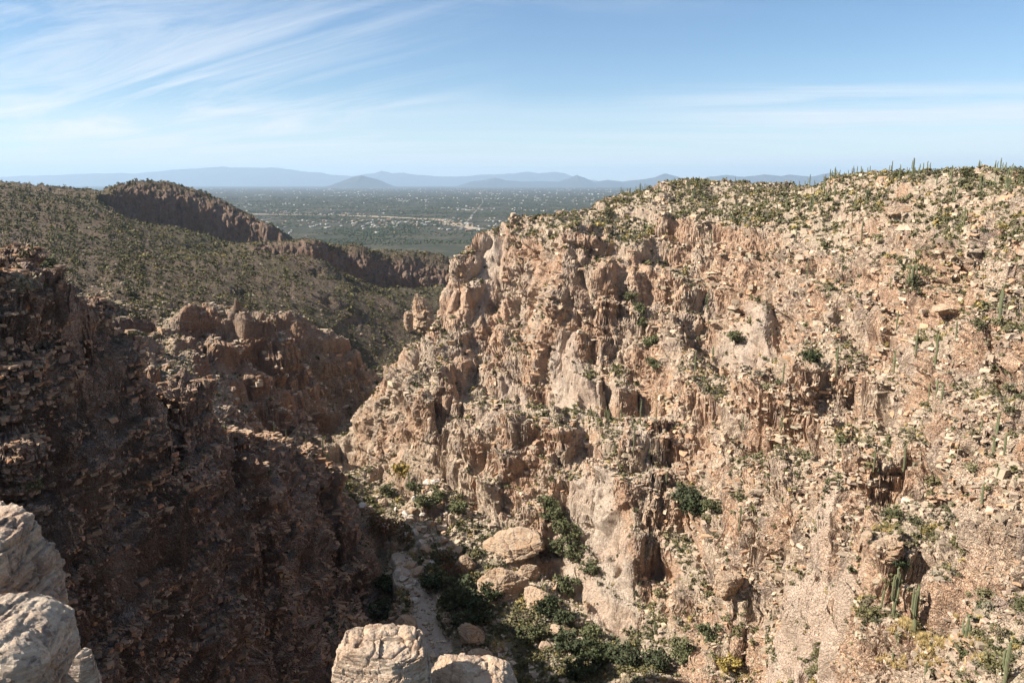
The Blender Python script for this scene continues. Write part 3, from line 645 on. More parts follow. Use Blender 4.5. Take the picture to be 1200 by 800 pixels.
_t = tint_mat('loose_rock', var=.4); _tc = _t.n('ShaderNodeTexCoord').outputs['Object']; _t.l(_t.bump(_t.noise(_tc, 2.5, 5, .7), .7, .25), _t.b.inputs['Normal']); TR = _t.m
# loose rock
def block_shape(seed):
    r_ = np.random.default_rng(seed); V = np.array([(x, y, z) for z in (-1, 1) for x, y in ((-1, -1), (1, -1), (1, 1), (-1, 1))], float)
    V[:, :2] += r_.uniform(-.42, .3, (8, 2)) * np.sign(V[:, :2]); V[:, 2] = V[:, 2] * r_.uniform(.32, .7) + r_.uniform(-.14, .14, 8); V[:, 0] *= 1.0; V[:, 1] *= r_.uniform(.5, .9)
    return V, np.array([(0,1,5),(0,5,4),(1,2,6),(1,6,5),(2,3,7),(2,7,6),(3,0,4),(3,4,7),(4,5,6),(4,6,7),(0,3,2),(0,2,1)])
rs1 = [rock_shape(1, 100 + k) for k in range(5)] + [block_shape(150 + k) for k in range(9)]
band = .35 + .65 * sstep(-.05, .25, fbm(X2 / 9, Y2 / 9, Z2 / 4, 3, 95))
dens = ((1 - sand * .8) * (.3 + .7 * (1 - cliff)) * (REG[R] + REG[M] + REG[L] + .9 * REG[FL]) + .02 * REG[H] + .04 * REG[G]) * band * massive ** 2 / np.maximum(RR, 90) ** 1.55
i, p = scatter(175000, dens, 55, 900); n_ = len(i); sz = np.clip(rng.lognormal(-1.45, .50, n_), .10, .95) * (.62 + np.clip(RR.ravel()[i], 0, 420) / 330)
def rock_tint(n_): 
    b = rng.uniform(.58, 1.08, (n_, 1)) * np.where(rng.random((n_, 1)) < .15, 1.25, 1); return np.clip(b * np.array([.46,.36,.265]) * rng.normal(1, .018, (n_, 3)), .06, .7)
fl_ = R1[FL][i] > .5; sz = np.where(fl_, sz * 1.25, sz); p[:, 2] += sz * .12
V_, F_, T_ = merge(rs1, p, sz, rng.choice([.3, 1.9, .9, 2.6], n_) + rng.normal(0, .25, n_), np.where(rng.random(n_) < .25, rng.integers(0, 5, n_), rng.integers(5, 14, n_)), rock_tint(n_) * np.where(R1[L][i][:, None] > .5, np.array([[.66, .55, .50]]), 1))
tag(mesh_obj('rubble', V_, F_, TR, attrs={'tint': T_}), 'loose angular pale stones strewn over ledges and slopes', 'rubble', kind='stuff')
log('rubble', n_)
# beds cropping out of the faces as stacked broken slabs, each on its bedding plane
def slab_shape(seed):
    r_ = np.random.default_rng(seed); V, Fc = block_shape(seed); V[:, 2] = np.sign(V[:, 2]) * .5 * r_.uniform(.8, 1.1, 8); V[:, 0] += r_.uniform(-.25, .25, 8); V[:, 1] = np.sign(V[:, 1]) * r_.uniform(.35, .6, 8); return V, Fc
bwv = (Z2 + .20 * X2 * sstep(0, 60, X2) + .06 * X2 - .06 * Y2 + 3.0 * fbm(X2 / 40, Y2 / 40, Z2 / 50, 2, 41)).ravel()
outc = sstep(-.12, .12, fbm(X2 / 17, Y2 / 17, Z2 / 10, 3, 96))
steep = sstep(.86, .62, snz)
dens = steep * outc * (1 - face) * (REG[R] * (.25 + .75 * sstep(10, 70, X2)) + .4 * REG[M] + 1.0 * REG[L]) * (1 - flo) / np.maximum(RR, 90) ** 1.6
i, p = scatter(52000, dens, 58, 600); n_ = len(i); far_ = np.clip(RR.ravel()[i] / 200, .45, 2.0)
th_ = rng.choice([.3, .5, .8, 1.2], n_, p=[.3, .35, .25, .1]) * far_; ln_ = np.clip(rng.lognormal(-.35, .4, n_), .35, 1.5) * far_ * .85
hn_ = np.hypot(snx, sny).ravel()[i] + 1e-3; p[:, 0] -= snx.ravel()[i] / hn_ * ln_ * .32; p[:, 1] -= sny.ravel()[i] / hn_ * ln_ * .32
t_ = np.maximum(th_, .3); p[:, 2] += np.round(bwv[i] / t_) * t_ - bwv[i]
yw_ = np.arctan2(sny.ravel()[i], snx.ravel()[i]) + math.pi / 2 + rng.normal(0, .3, n_)
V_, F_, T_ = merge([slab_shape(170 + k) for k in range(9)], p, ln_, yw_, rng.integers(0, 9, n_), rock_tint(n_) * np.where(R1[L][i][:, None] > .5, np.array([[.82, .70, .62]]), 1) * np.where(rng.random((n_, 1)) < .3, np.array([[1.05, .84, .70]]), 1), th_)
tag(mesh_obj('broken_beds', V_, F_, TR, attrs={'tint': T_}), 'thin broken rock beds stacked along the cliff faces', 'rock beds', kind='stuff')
log('slabs', n_)
# shrubs
PAL = np.array([(.145,.13,.062), (.185,.165,.09), (.095,.095,.047), (.20,.175,.125), (.30,.23,.09), (.17,.14,.088)])
def shrub_tint(n_, pr): k_ = rng.choice(6, n_, p=pr); return PAL[k_] * rng.uniform(.75, 1.25, (n_, 1)), k_
dens = (flat * (REG[R] * 1.0 + REG[M] + REG[L] * .8 + REG[FL] * 2.0) + .30 * REG[R] * (snz > .42) + .9 * REG[R] * (Z2 > -32) + .03 * cliff) * (.15 + patchy ** 1.3) / np.maximum(RR, 90) ** 1.0
i, p = scatter(120000, dens, 60, 700); n_ = len(i); sz = np.clip(rng.lognormal(-.48, .45, n_), .22, 2.0) * np.where(R1[FL][i] > .5, 1.4, 1) * (.75 + np.clip(RR.ravel()[i] / 600, 0, .6))
tn, kk = shrub_tint(n_, [.25, .25, .2, .12, .08, .10])
ok, spx, spy, sdd = visible(p, .5); big = np.argsort(-(sz / sdd) * ok)[:300]; msk_ = np.ones(n_, bool); msk_[big] = False
SH = [shrub_shape(46, 300 + k, .26) for k in range(8)]
V_, F_, T_ = merge(SH, p[msk_], sz[msk_], rng.uniform(0, 6.28, msk_.sum()), rng.integers(0, 8, msk_.sum()), tn[msk_])
tag(mesh_obj('shrubbery', V_, F_, TL, attrs={'tint': T_}), 'small grey green desert shrubs dotted over the canyon slopes', 'shrubs', kind='stuff')
shr_big = (p[big], sz[big], kk[big], spx[big], spy[big])
# brush on the far hillside
dens = (REG[H] + REG[G] * (1 - .8 * cliff)) * (.5 + .5 * patchy)
i, p = scatter(52000, dens / np.maximum(RR, 300) ** 1.0, 300, 2600); n_ = len(i); sz = np.clip(rng.lognormal(.1, .35, n_), .6, 3) * (1 + np.clip((RR.ravel()[i] - 600) / 900, 0, 1)) 
tn, _k = shrub_tint(n_, [.32, .2, .28, .1, .04, .06])
SF = [shrub_shape(13, 330 + k, .42) for k in range(5)]
V_, F_, T_ = merge(SF, p, sz, rng.uniform(0, 6.28, n_), rng.integers(0, 5, n_), tn * .85)
tag(mesh_obj('hillside_brush', V_, F_, TL, attrs={'tint': T_}), 'dark low brush speckling the far hillside', 'brush', kind='stuff')
log('brush')
#@@P4
# ------------------------------------------------------------------ wording of the labels
ORD = 'first second third fourth fifth sixth seventh eighth ninth tenth eleventh twelfth thirteenth fourteenth fifteenth sixteenth seventeenth eighteenth nineteenth twentieth'.split()
def zone(px, py, d, p):
    if px < 300 and d < 260 and py < 560: return 'on the shadowed left cliff'
    if px < 520 and py > 450 and px < 300 + (py - 450) * 1.0: return 'on the dark left spur'
    if px < 430 and d < 480: return 'on the knob behind the left cliff'
    if p[2] < -112 and px < 800:
        return 'by the sandy wash' if px < 560 else 'right of the wash'
    rows = [(240, 'on the skyline'), (275, 'below the skyline'), (315, 'on the high slope'), (360, 'on the upper cliffs'), (410, 'halfway up'), (460, 'on the mid ledges'),
            (510, 'level with the chute'), (560, 'by the upper grass'), (620, 'on the lower ledges'), (680, 'above the bottom grass'), (2000, 'low on the wall')]
    cols = [(560, 'beside the prow'), (660, 'right of the prow'), (740, 'left of green gully'), (820, 'right of green gully'), (900, 'near the orange face'), (980, 'past the orange face'), (1060, 'inside the right third'), (1130, 'near the right edge'), (9999, 'at the right edge')]
    return [t for a, t in rows if py < a][0] + ' ' + [t for a, t in cols if px < a][0]
def order_labels(items):      # items: (object, look, zone, px)
    d = {}
    for it in items: d.setdefault((it[1], it[2]), []).append(it)
    for (look, zn), L_ in d.items():
        L_.sort(key=lambda q: q[3])
        for k_, it in enumerate(L_):
            if len(L_) == 1: t = '%s %s' % (look, zn)
            elif k_ < 20: t = '%s, %s from left %s' % (look, ORD[k_], zn)
            else: t = '%s, among the rightmost %s' % (look, zn)
            it[0]['label'] = t

def plain_mat(name, col, bumps=None, var=None, rough=.9):
    t = NT_(name); tc = t.n('ShaderNodeTexCoord').outputs['Object']
    c = t.mix(t.ramp(t.noise(tc, bumps or 3.0, 5, .7), .35, .65), col, var or tuple(c * .6 for c in col)); t.l(c, t.b.inputs['Base Color']); t.b.inputs['Roughness'].default_value = rough; return t
# ------------------------------------------------------------------ saguaros
MS = plain_mat('saguaro_skin', (.165,.175,.095), 1.5, (.12,.125,.07)).m
def ribbed(path, rad, ribs=11, cap=True):
    V, Fc = [], []; m = ribs * 2; path = [Vector(q_) for q_ in path]; nring = len(path)
    for k_, c_ in enumerate(path):
        tg = (path[min(k_ + 1, nring - 1)] - path[max(k_ - 1, 0)]).normalized(); a_ = tg.orthogonal().normalized() if abs(tg.z) < .99 else Vector((1, 0, 0)); b_ = tg.cross(a_).normalized(); a_ = b_.cross(tg)
        for j_ in range(m):
            an = j_ / m * 2 * math.pi; r_ = rad[k_] * (1.0 if j_ % 2 else .80); V.append(c_ + (a_ * math.cos(an) + b_ * math.sin(an)) * r_)
    for k_ in range(nring - 1):
        for j_ in range(m): 
            p0, p1 = k_ * m + j_, k_ * m + (j_ + 1) % m; Fc += [(p0, p1, p1 + m), (p0, p1 + m, p0 + m)]
    V.append(path[-1] + (path[-1] - path[-2]).normalized() * rad[-1] * .5); 
    for j_ in range(m): Fc.append(((nring - 1) * m + j_, (nring - 1) * m + (j_ + 1) % m, len(V) - 1))
    return np.array([v[:] for v in V]), np.array(Fc)
SAG = []
def sag_variant(seed, arms):
    r_ = random.Random(seed); H_ = 5.0
    zs_ = [-.5, 0, .5, 1.5, 2.6, 3.6, 4.4, 4.75, 4.95]; rd = [.20, .20, .215, .24, .25, .24, .20, .14, .06]
    V, Fc = ribbed([(r_.uniform(-.02, .02) * k_, r_.uniform(-.02, .02) * k_, q_) for k_, q_ in enumerate(zs_)], rd)
    col = mesh_obj('saguaro', V, Fc, MS, link=False, smooth=False); ar = []
    for k_ in range(arms):
        an = r_.uniform(0, 6.28) if k_ == 0 else an + r_.uniform(1.5, 3.4); z0 = r_.uniform(1.5, 2.6); o_ = r_.uniform(.5, .72); up = r_.uniform(.9, 2.2); c_, s_ = math.cos(an), math.sin(an)
        pr = [(0, z0), (.28, z0 - .03), (o_ * .8, z0 + .08), (o_, z0 + .38), (o_ + .02, z0 + .38 + up * .5), (o_, z0 + .3 + up * .9), (o_, z0 + .38 + up)]
        V, Fc = ribbed([(q_ * c_, q_ * s_, h_) for q_, h_ in pr], [.10, .12, .145, .15, .155, .12, .05], 8); ar.append(mesh_obj('arm', V, Fc, MS, link=False))
    return col, ar
for k_, a_ in enumerate([0, 0, 0, 1, 1, 2, 2, 3, 4]): SAG.append(sag_variant(40 + k_, a_))
LOOK = {0: 'armless', 1: 'one-armed', 2: 'two-armed', 3: 'three-armed', 4: 'many-armed'}
sitems = []; placed = []
def saguaro(i, hpx=None, h=None, var=None):
    p_ = VX[i]; px, py, d = [float(q_) for q_ in project(*p_)]
    if h is None: h = min(9.5, max(2.0, hpx * d / F))
    for q_ in placed:
        if (q_[0] - p_[0]) ** 2 + (q_[1] - p_[1]) ** 2 < 1.0: return False
    placed.append(p_)
    v = var if var is not None else random.choice([0, 1, 2, 0, 1, 2, 0, 1, 3, 4, 5, 6] if h < 5.5 else [0, 1, 2, 3, 4, 5, 6, 7, 8])
    col, ar = SAG[v]; o = col.copy(); C.objects.link(o); o.name = 'saguaro'; s_ = h / 5.0; o.location = (float(p_[0]), float(p_[1]), float(p_[2]) - .1); o.scale = (.38 + .40 * s_, .38 + .40 * s_, s_) ; o.rotation_euler = (random.uniform(-.03, .03), random.uniform(-.03, .03), random.uniform(0, 6.28))
    for a_ in ar:
        c_ = a_.copy(); C.objects.link(c_); c_.parent = o; c_.name = 'arm'
    tag(o, 'x', 'saguaro', 'saguaros standing on the canyon slopes')
    sitems.append((o, ('tall ' if h > 6 else 'small ' if h < 3.6 else '') + LOOK[len(ar)] + ' saguaro', zone(px, py, d, p_), px)); return True
EXPL = [(1172,201,18),(1076,204,14),(1114,213,22),(1066,208,13),(1095,216,15),(1186,205,11),(971,216,20),(965,227,24),(950,216,15),(976,218,15),(918,221,9),(885,226,12),(1009,208,8),(700,248,10),(619,252,9),(736,236,9),(862,214,8),
 (949,251,24),(990,239,17),(1001,241,20),(1016,239,22),(1009,280,26),(1127,273,32),(1144,310,25),(945,325,24),(1065,335,28),(1069,336,31),(1073,332,26),(1045,337,15),(1048,386,24),(1073,413,30),(1094,430,38),(1050,433,30),(982,438,34),(1119,398,22),(1171,384,50),(1169,362,26),(1149,364,16),
 (857,258,16),(871,273,20),(834,286,20),(827,362,26),(834,420,18),(815,437,30),(933,283,16),(997,268,16),
 (1162,532,55),(1146,517,28),(1175,532,28),(1168,565,22),(1151,592,32),(1135,582,20),(1058,552,32),(1024,550,26),(1030,565,18),(951,517,28),(914,507,25),(870,502,20),(917,447,26),(1049,435,30),(1095,470,28),(1101,472,24),(1089,465,20),
 (1045,720,64),(1072,740,64),(1045,768,36),(1132,757,40),(1179,799,58),(1084,788,15),(1032,710,28),(1026,712,26),(865,620,30),(1098,560,20),
 (751,495,45),(742,525,30),(782,525,20),(720,530,15),(708,495,20),(713,492,16),(727,492,18),(700,497,14),(767,495,22),(760,537,14),(780,565,15),(460,555,16),(480,565,16),(565,480,12),(590,478,11),
 (306,493,12),(322,506,15),(335,512,13),(359,523,15),(378,532,22),(386,540,12),(40,297,10)]
VARS = {(1045,720): 7, (1072,740): 5, (1045,768): 3, (1132,757): 8, (1179,799): 3, (1162,532): 7, (751,495): 0}
for a_, b_, h_ in EXPL:
    saguaro(near_px(a_, b_), h_, var=VARS.get((a_, b_)))
dens = flat * REG[R] * ((Z2 > -45) * 2.0 + (Z2 > -14) * 4.0 + .5) * (patchy ** 2) * sstep(-.1, .35, fbm(X2 / 35, Y2 / 35, 0 * X2, 2, 97)) / np.maximum(RR, 90) ** .3
i, p = scatter(2600, dens, 75, 620); ok, spx, spy, sdd = visible(p, 3.0); i = i[ok & (spx > 560)]
for k_ in i[:300]:
    if len(sitems) >= 296: break
    saguaro(int(k_), h=min(6.8, random.lognormvariate(1.28, .3)))
order_labels(sitems); log('saguaros', len(sitems))

# ------------------------------------------------------------------ single shrubs and trees
SHAPES = []
for t_ in range(6):
    mt = bpy.data.materials.new('leaf_%d' % t_); b_ = plain_mat('shrub_foliage', tuple(float(q_) for q_ in PAL[t_] * 1.1), 3, tuple(float(q_) for q_ in PAL[t_] * .7)).m
    bpy.data.materials.remove(mt)
    SHAPES.append([mesh_obj('shrub', *shrub_shape(230 if v_ < 2 else 120, 500 + t_ * 7 + v_, .13 if v_ < 2 else .18, tall=1.0 if t_ in (0, 2) else .7), b_, link=False) for v_ in range(3)])
SL = ['green desert shrub', 'pale green desert shrub', 'dark green desert shrub', 'dry grey shrub', 'yellowish dry shrub', 'brownish desert shrub']
SLC = ['low', 'bushy', 'rounded', 'spreading']
items = []
def shrub(p_, size, kind, px, py, look=None, v_=None):
    src = SHAPES[kind][random.randrange(3) if v_ is None else v_]; o = src.copy(); C.objects.link(o); o.name = 'shrub'; o.location = (float(p_[0]), float(p_[1]), float(p_[2]) - .05); o.scale = (size, size, size * random.uniform(.8, 1.1)); o.rotation_euler = (0, 0, random.uniform(0, 6.28))
    tag(o, 'x', 'shrub', 'desert shrubs on the canyon slopes'); d = float(project(*p_)[2])
    items.append((o, look or (('large ' if size > 1.5 else '') + SL[kind]), zone(px, py, d, p_), px))
for q_ in range(len(shr_big[0])): shrub(shr_big[0][q_], float(shr_big[1][q_]) * 1.05, int(shr_big[2][q_]), float(shr_big[3][q_]), float(shr_big[4][q_]))
for (a_, b_, wpx, kd, lk) in [(52,312,34,2,'large dark green bush'), (28,336,42,3,'silvery spiky bush'), (30,302,20,5,'bare brown bush'), (1056,236,22,1,'round pale bush'), (1120,640,26,0,'green bush by the bedded outcrop'), (1140,550,24,1,'wide grey green bush'), (1135,205,16,2,'dark bush'), (1196,203,14,2,'dark bush'), (1053,206,18,2,'dark bush'), (1098,203,12,2,'dark bush')]:
    i_ = near_px(a_, b_); p_ = VX[i_]; px, py, d = [float(t_) for t_ in project(*p_)]; shrub(p_, wpx * d / F / 2 * 1.1, kd, px, py, lk, 0)
order_labels(items); log('shrubs', len(items))
MBK = plain_mat('bark', (.16,.12,.09), 6).m
def tree_variant(seed, col, nl=900, leaf=.085):
    r_ = random.Random(seed); mat = plain_mat('tree_foliage', col, 4, tuple(c_ * .6 for c_ in col)).m
    base_ = [(0, 0, -.1), (r_.uniform(-.06, .06), 0, .25), (r_.uniform(-.1, .1), r_.uniform(-.1, .1), .5), (r_.uniform(-.15, .15), 0, .95)]
    parts = [ribbed(base_, [.06, .05, .035, .012], 4)]; tips = []
    for k_ in range(9):
        an = k_ * 2.4 + r_.random(); z0 = r_.uniform(.2, .6); e = (math.cos(an) * r_.uniform(.35, .62), math.sin(an) * r_.uniform(.35, .62), z0 + r_.uniform(.15, .5)); tips.append(e)
        parts.append(ribbed([(base_[1][0], base_[1][1], z0 * .6), (e[0] * .5, e[1] * .5, z0 + .02), e], [.03, .018, .006], 3))
    V = np.concatenate([q_[0] for q_ in parts]); off = np.cumsum([0] + [len(q_[0]) for q_ in parts]); Fc = np.concatenate([q_[1] + off[k_] for k_, q_ in enumerate(parts)])
    tr = mesh_obj('trunk', V, Fc, MBK, link=False)
    g_ = np.random.default_rng(seed); tips = np.array(tips + [base_[3]]); tips = np.concatenate([tips, tips[g_.integers(0, len(tips), 14)] * g_.uniform(.5, .95, (14, 1)) + g_.normal(size=(14, 3)) * .08])
    c_ = tips[g_.integers(0, len(tips), nl)] + g_.normal(size=(nl, 3)) * np.array([.11, .11, .085]); c_[:, 2] = np.maximum(c_[:, 2], .12)
    a_ = g_.normal(size=(nl, 3)); a_ /= np.linalg.norm(a_, axis=1)[:, None]; b_ = np.cross(a_, g_.normal(size=(nl, 3))); b_ /= np.linalg.norm(b_, axis=1)[:, None]; s_ = leaf * g_.uniform(.5, 1.3, (nl, 1))
    V = np.stack([c_ + a_ * s_, c_ - a_ * s_ * .5 + b_ * s_ * .7, c_ - a_ * s_ * .5 - b_ * s_ * .7], 1).reshape(-1, 3)
    return tr, mesh_obj('crown', V, np.arange(nl * 3).reshape(-1, 3), mat, link=False)
TV = {'dark green': [tree_variant(60, (.065,.078,.036)), tree_variant(61, (.075,.085,.045)), tree_variant(62, (.055,.068,.032))], 'olive green': [tree_variant(63, (.13,.135,.065)), tree_variant(64, (.115,.12,.06))], 'reddish brown': [tree_variant(65, (.16,.085,.045), 450, .06), tree_variant(66, (.15,.10,.05), 450, .06)], 'golden': [tree_variant(67, (.36,.27,.08), 700)]}
TREES = [(545,700,26,0),(520,684,20,1),(530,712,22,0),(560,722,26,0),(545,735,20,0),(620,748,20,1),(664,762,26,0),(700,772,24,0),(735,775,24,0),(690,745,18,1),(680,790,24,0),(575,700,22,0),(650,610,20,1),(662,628,22,1),(676,650,20,1),(645,595,18,1),(655,648,20,1),(690,668,16,1),(668,690,18,1),(640,715,20,0),(660,730,18,0),
 (456,626,26,2),(440,618,20,2),(472,634,18,2),(520,655,16,2),(530,672,18,2),(505,690,16,0),(452,690,18,0),(446,720,22,0),(470,556,16,3),(486,575,14,1),(500,596,16,1),(515,585,14,1),(455,575,13,1),(536,598,16,1),
 (750,368,12,1),(753,385,14,1),(760,405,14,1),(766,428,12,1),(738,350,12,1),(805,592,22,0),(812,604,20,0),(800,580,16,1),(950,420,16,0),(832,597,16,1),(1055,662,14,0),(860,400,14,1),(855,782,18,3),(800,770,22,1),(770,780,22,0),(830,745,18,1)]
items = []; kinds_ = list(TV)
for a_, b_, wpx, kd in TREES:
    p_ = VX[near_px(a_, b_ + 3)]; px, py, d = [float(t_) for t_ in project(*p_)]; sz_ = wpx * d / F * 1.15
    o = bpy.data.objects.new('tree', None); C.objects.link(o); o.location = (float(p_[0]), float(p_[1]), float(p_[2]) - .1); o.scale = (sz_, sz_, sz_ * random.uniform(.8, 1)); o.rotation_euler = (0, 0, random.uniform(0, 6.28))
    for src, nm_ in zip(random.choice(TV[kinds_[kd]]), ('trunk', 'crown')): c_ = src.copy(); C.objects.link(c_); c_.parent = o; c_.name = nm_
    tag(o, 'x', 'tree', 'trees in the canyon bottom and gullies'); items.append((o, kinds_[kd] + ' tree', zone(px, py, d, p_), px))
order_labels(items)
# ------------------------------------------------------------------ golden grass
GP = [(990,514,36,13),(965,505,20,8),(1090,738,55,26),(1125,760,40,18),(1055,775,30,12),(470,556,16,10),(865,788,28,14),(1035,620,20,6),(775,468,14,10),(820,440,10,14),(1090,770,40,14),(440,580,12,8),(870,440,12,6),(1130,330,16,6),(545,530,10,6),(700,480,12,6)]
sel = np.zeros(X.shape, f32)
for a_, b_, w_, h_ in GP:
    p_ = VX[near_px(a_, b_)]; d0 = math.hypot(p_[0], p_[1]); sel = np.maximum(sel, (((PX - a_) / w_) ** 2 + ((PY - b_) / h_) ** 2 < .6 + .6 * noise(X2 / 3, Y2 / 3, 0 * X2, 98)) * (np.abs(RR - d0) < 16))
i, p = scatter(30000, sel * sstep(.5, .7, fnz), 50, 500)
def tuft(seed):
    g_ = np.random.default_rng(seed); nb = 22; an = g_.uniform(0, 6.28, nb); ln = g_.uniform(.5, 1, nb); sp = g_.uniform(.1, .55, nb); w_ = .035
    b_ = np.stack([np.cos(an) * .06, np.sin(an) * .06, 0 * an], 1); tp = np.stack([np.cos(an) * sp, np.sin(an) * sp, ln], 1); sd_ = np.stack([-np.sin(an), np.cos(an), 0 * an], 1) * w_
    return np.stack([b_ - sd_, b_ + sd_, tp], 1).reshape(-1, 3), np.arange(nb * 3).reshape(-1, 3)
n_ = len(i); V_, F_, T_ = merge([tuft(k_) for k_ in range(4)], p, rng.uniform(.45, .95, n_), rng.uniform(0, 6.28, n_), rng.integers(0, 4, n_), np.array([.50,.375,.17]) * rng.uniform(.7, 1.2, (n_, 1)))
tag(mesh_obj('golden_grass', V_, F_, TL, attrs={'tint': T_}), 'golden dry grass in patches on the ledges', 'grass', kind='stuff')
log('trees grass', n_)
# ------------------------------------------------------------------ boulders
def boulder_mesh(seed, dims, sub=5, fr=1.0, lay=.05, power=3.0, tilt=0.0, cr=.05, cut=(.72, .98), ncut=12):
    r_ = np.random.default_rng(seed); V, Fc = ico(sub); V = V / (np.abs(V) ** power).sum(1)[:, None] ** (1 / power)
    for k_ in range(ncut):
        d = r_.normal(size=3); d /= np.linalg.norm(d); h = r_.uniform(*cut); t = V @ d - h; V = V - np.maximum(t, 0)[:, None] * d * .92
    N_ = V / np.linalg.norm(V, axis=1)[:, None]; x, y, z = (V * np.array(dims) / max(dims)).T; o_ = seed * 3.1
    zt = z * math.cos(tilt) + x * math.sin(tilt)
    q_ = zt * 9 * fr + .8 * noise(x * 3 + o_, y * 3, zt * 3, 7); bed = np.abs((q_ % 1) - .5) * 2
    f1, f2, cid, tl = worley(x * 1.7 * fr + o_, y * 1.7 * fr, zt * 2.6 * fr, seed)
    dd = lay * (h01(np.floor(q_).astype(int), np.floor(x * 2).astype(int), np.floor(y * 2).astype(int), seed) - .5) * 1.3 - lay * .6 * np.exp(-(1 - bed) / .12) + .055 * (cid - .5) - cr * np.exp(-(f2 - f1) / .05) \
        + .035 * fbm(x * 4 + o_, y * 4, zt * 8, 4, 9) + .022 * fbm(x * 9 + o_, y * 9, zt * 45, 4, 12)
    return (V + N_ * dd[:, None]) * np.array(dims), Fc
def boulder(name, seed, loc, dims, yaw, mat, label, cat='boulder', group=None, **kw):
    V, Fc = boulder_mesh(seed, dims, **kw); o = mesh_obj(name, V, Fc, mat, smooth=False); o.location = loc; o.rotation_euler = (0, 0, yaw); return tag(o, label, cat, group)
def stone_mat(name, a, b, c_, sc, dark=(.07,.055,.045), st=.7, dist=.02, tilt=0.0):
    t = NT_(name); tc = t.n('ShaderNodeTexCoord').outputs['Object']
    m = t.n('ShaderNodeMapping'); m.inputs['Rotation'].default_value = (0, tilt, 0); m.inputs['Scale'].default_value = (sc, sc, sc * 4); t.l(tc, m.inputs[0]); lay = t.noise(m.outputs[0], 1.2, 6, .7, .4)
    big = t.noise(tc, .7 * sc, 5, .6); fine = t.noise(tc, 9 * sc, 6, .75); speck = t.noise(tc, 3.2 * sc, 6, .7)
    c = t.mix(t.ramp(lay, .38, .62), a, b); c = t.mix(t.math('MULTIPLY', t.ramp(big, .45, .62), .8), c, c_); c = t.mix(t.math('MULTIPLY', t.ramp(speck, .52, .63), .65), c, dark); c = t.mix(t.math('MULTIPLY', t.ramp(t.noise(tc, 1.3 * sc, 6, .75, .6), .54, .62), .4), c, tuple(.5 * q + .5 * w for q, w in zip(c_, dark)))
    c = t.mix(t.math('MULTIPLY', t.ramp(fine, .55, .7), .5), c, (.68,.63,.56)); t.l(c, t.b.inputs['Base Color'])
    h = t.math('ADD', t.math('MULTIPLY', lay, 1.2), t.math('ADD', t.math('MULTIPLY', fine, .35), t.math('MULTIPLY', speck, .5))); t.l(t.bump(h, st, dist), t.b.inputs['Normal']); return t
MBO = stone_mat('boulder_rock', (.40,.30,.21), (.30,.215,.15), (.36,.225,.13), .35, dark=(.16,.12,.10), dist=.5).m
MBW = stone_mat('washed_boulder_rock', (.52,.47,.41), (.40,.35,.30), (.44,.37,.30), .35, dark=(.2,.17,.15), dist=.4).m
items = []
for k_, (a_, b_, wpx, hr, lk) in enumerate([(519,635,14,1,''),(502,647,19,.8,''),(552,752,33,1.0,'square cut'),(560,778,34,.6,'flat'),(523,732,15,1.2,''),(583,762,24,.5,'flat'),(476,736,30,.6,'pale'),(521,772,18,.6,'whitish'),(488,672,24,.5,'pale flat'),(480,662,20,.5,''),(534,647,16,.8,''),
    (590,700,62,.95,'huge orange'),(621,677,30,.95,'rounded'),(604,648,70,.62,'huge tan'),(628,708,40,.8,'dark angular'),(545,668,30,1.1,'leaning'),(462,640,16,.7,''),(655,740,26,.7,''),(500,660,14,.6,''),(640,760,20,.7,''),(490,620,14,.6,''),(505,612,12,.7,''),(470,600,13,.6,''),(520,620,12,.6,''),
    (850,690,40,.9,'massive cracked'),(1046,648,40,.85,'layered overhanging'),(1052,252,30,.6,'big tan'),(1016,630,20,.6,''),(700,520,12,.8,''),(1120,365,44,.4,'long slabby')]):
    p_ = VX[near_px(a_, b_)]; px, py, d = [float(t_) for t_ in project(*p_)]; w_ = wpx * d / F / 2
    o = boulder('boulder', 700 + k_, (float(p_[0]), float(p_[1]) + w_ * .3, float(p_[2]) + w_ * hr * .25), (w_, w_ * .85, w_ * hr), random.uniform(-.6, .6), MBO, 'x', 'boulder', 'boulders lying in and above the canyon bottom', sub=6 if wpx > 26 else 4, fr=.8, cut=(.6, .92), ncut=16, cr=.06, lay=.05 if 'layered' not in lk else .16)
    items.append((o, (lk + ' boulder') if lk else 'tan boulder', zone(px, py, d, p_), px))
r9 = random.Random(5)
for k_ in range(46):
    t_ = r9.random(); a_ = 448 + 90 * t_ + r9.uniform(-26, 34); b_ = 600 + 185 * t_ + r9.uniform(-12, 12)
    if k_ >= 30: a_, b_ = r9.uniform(410, 560), r9.uniform(545, 640)
    p_ = VX[near_px(a_, b_)]; px, py, d = [float(q_) for q_ in project(*p_)]; w_ = r9.uniform(6, 15) * d / F / 2; hr = r9.uniform(.5, .85)
    o = boulder('boulder', 760 + k_, (float(p_[0]), float(p_[1]), float(p_[2]) + w_ * .25), (w_, w_ * .8, w_ * hr), r9.uniform(0, 3), MBW if k_ % 3 else MBO, 'x', 'boulder', 'boulders lying in and above the canyon bottom', sub=4, fr=.8, cut=(.6, .92), ncut=14)
    items.append((o, ('pale ' if k_ % 3 else 'tan ') + ('large boulder' if w_ > 1.6 else 'boulder'), 'in the brushy flat below the prow' if k_ >= 30 else 'along the wash', px))
order_labels(items)
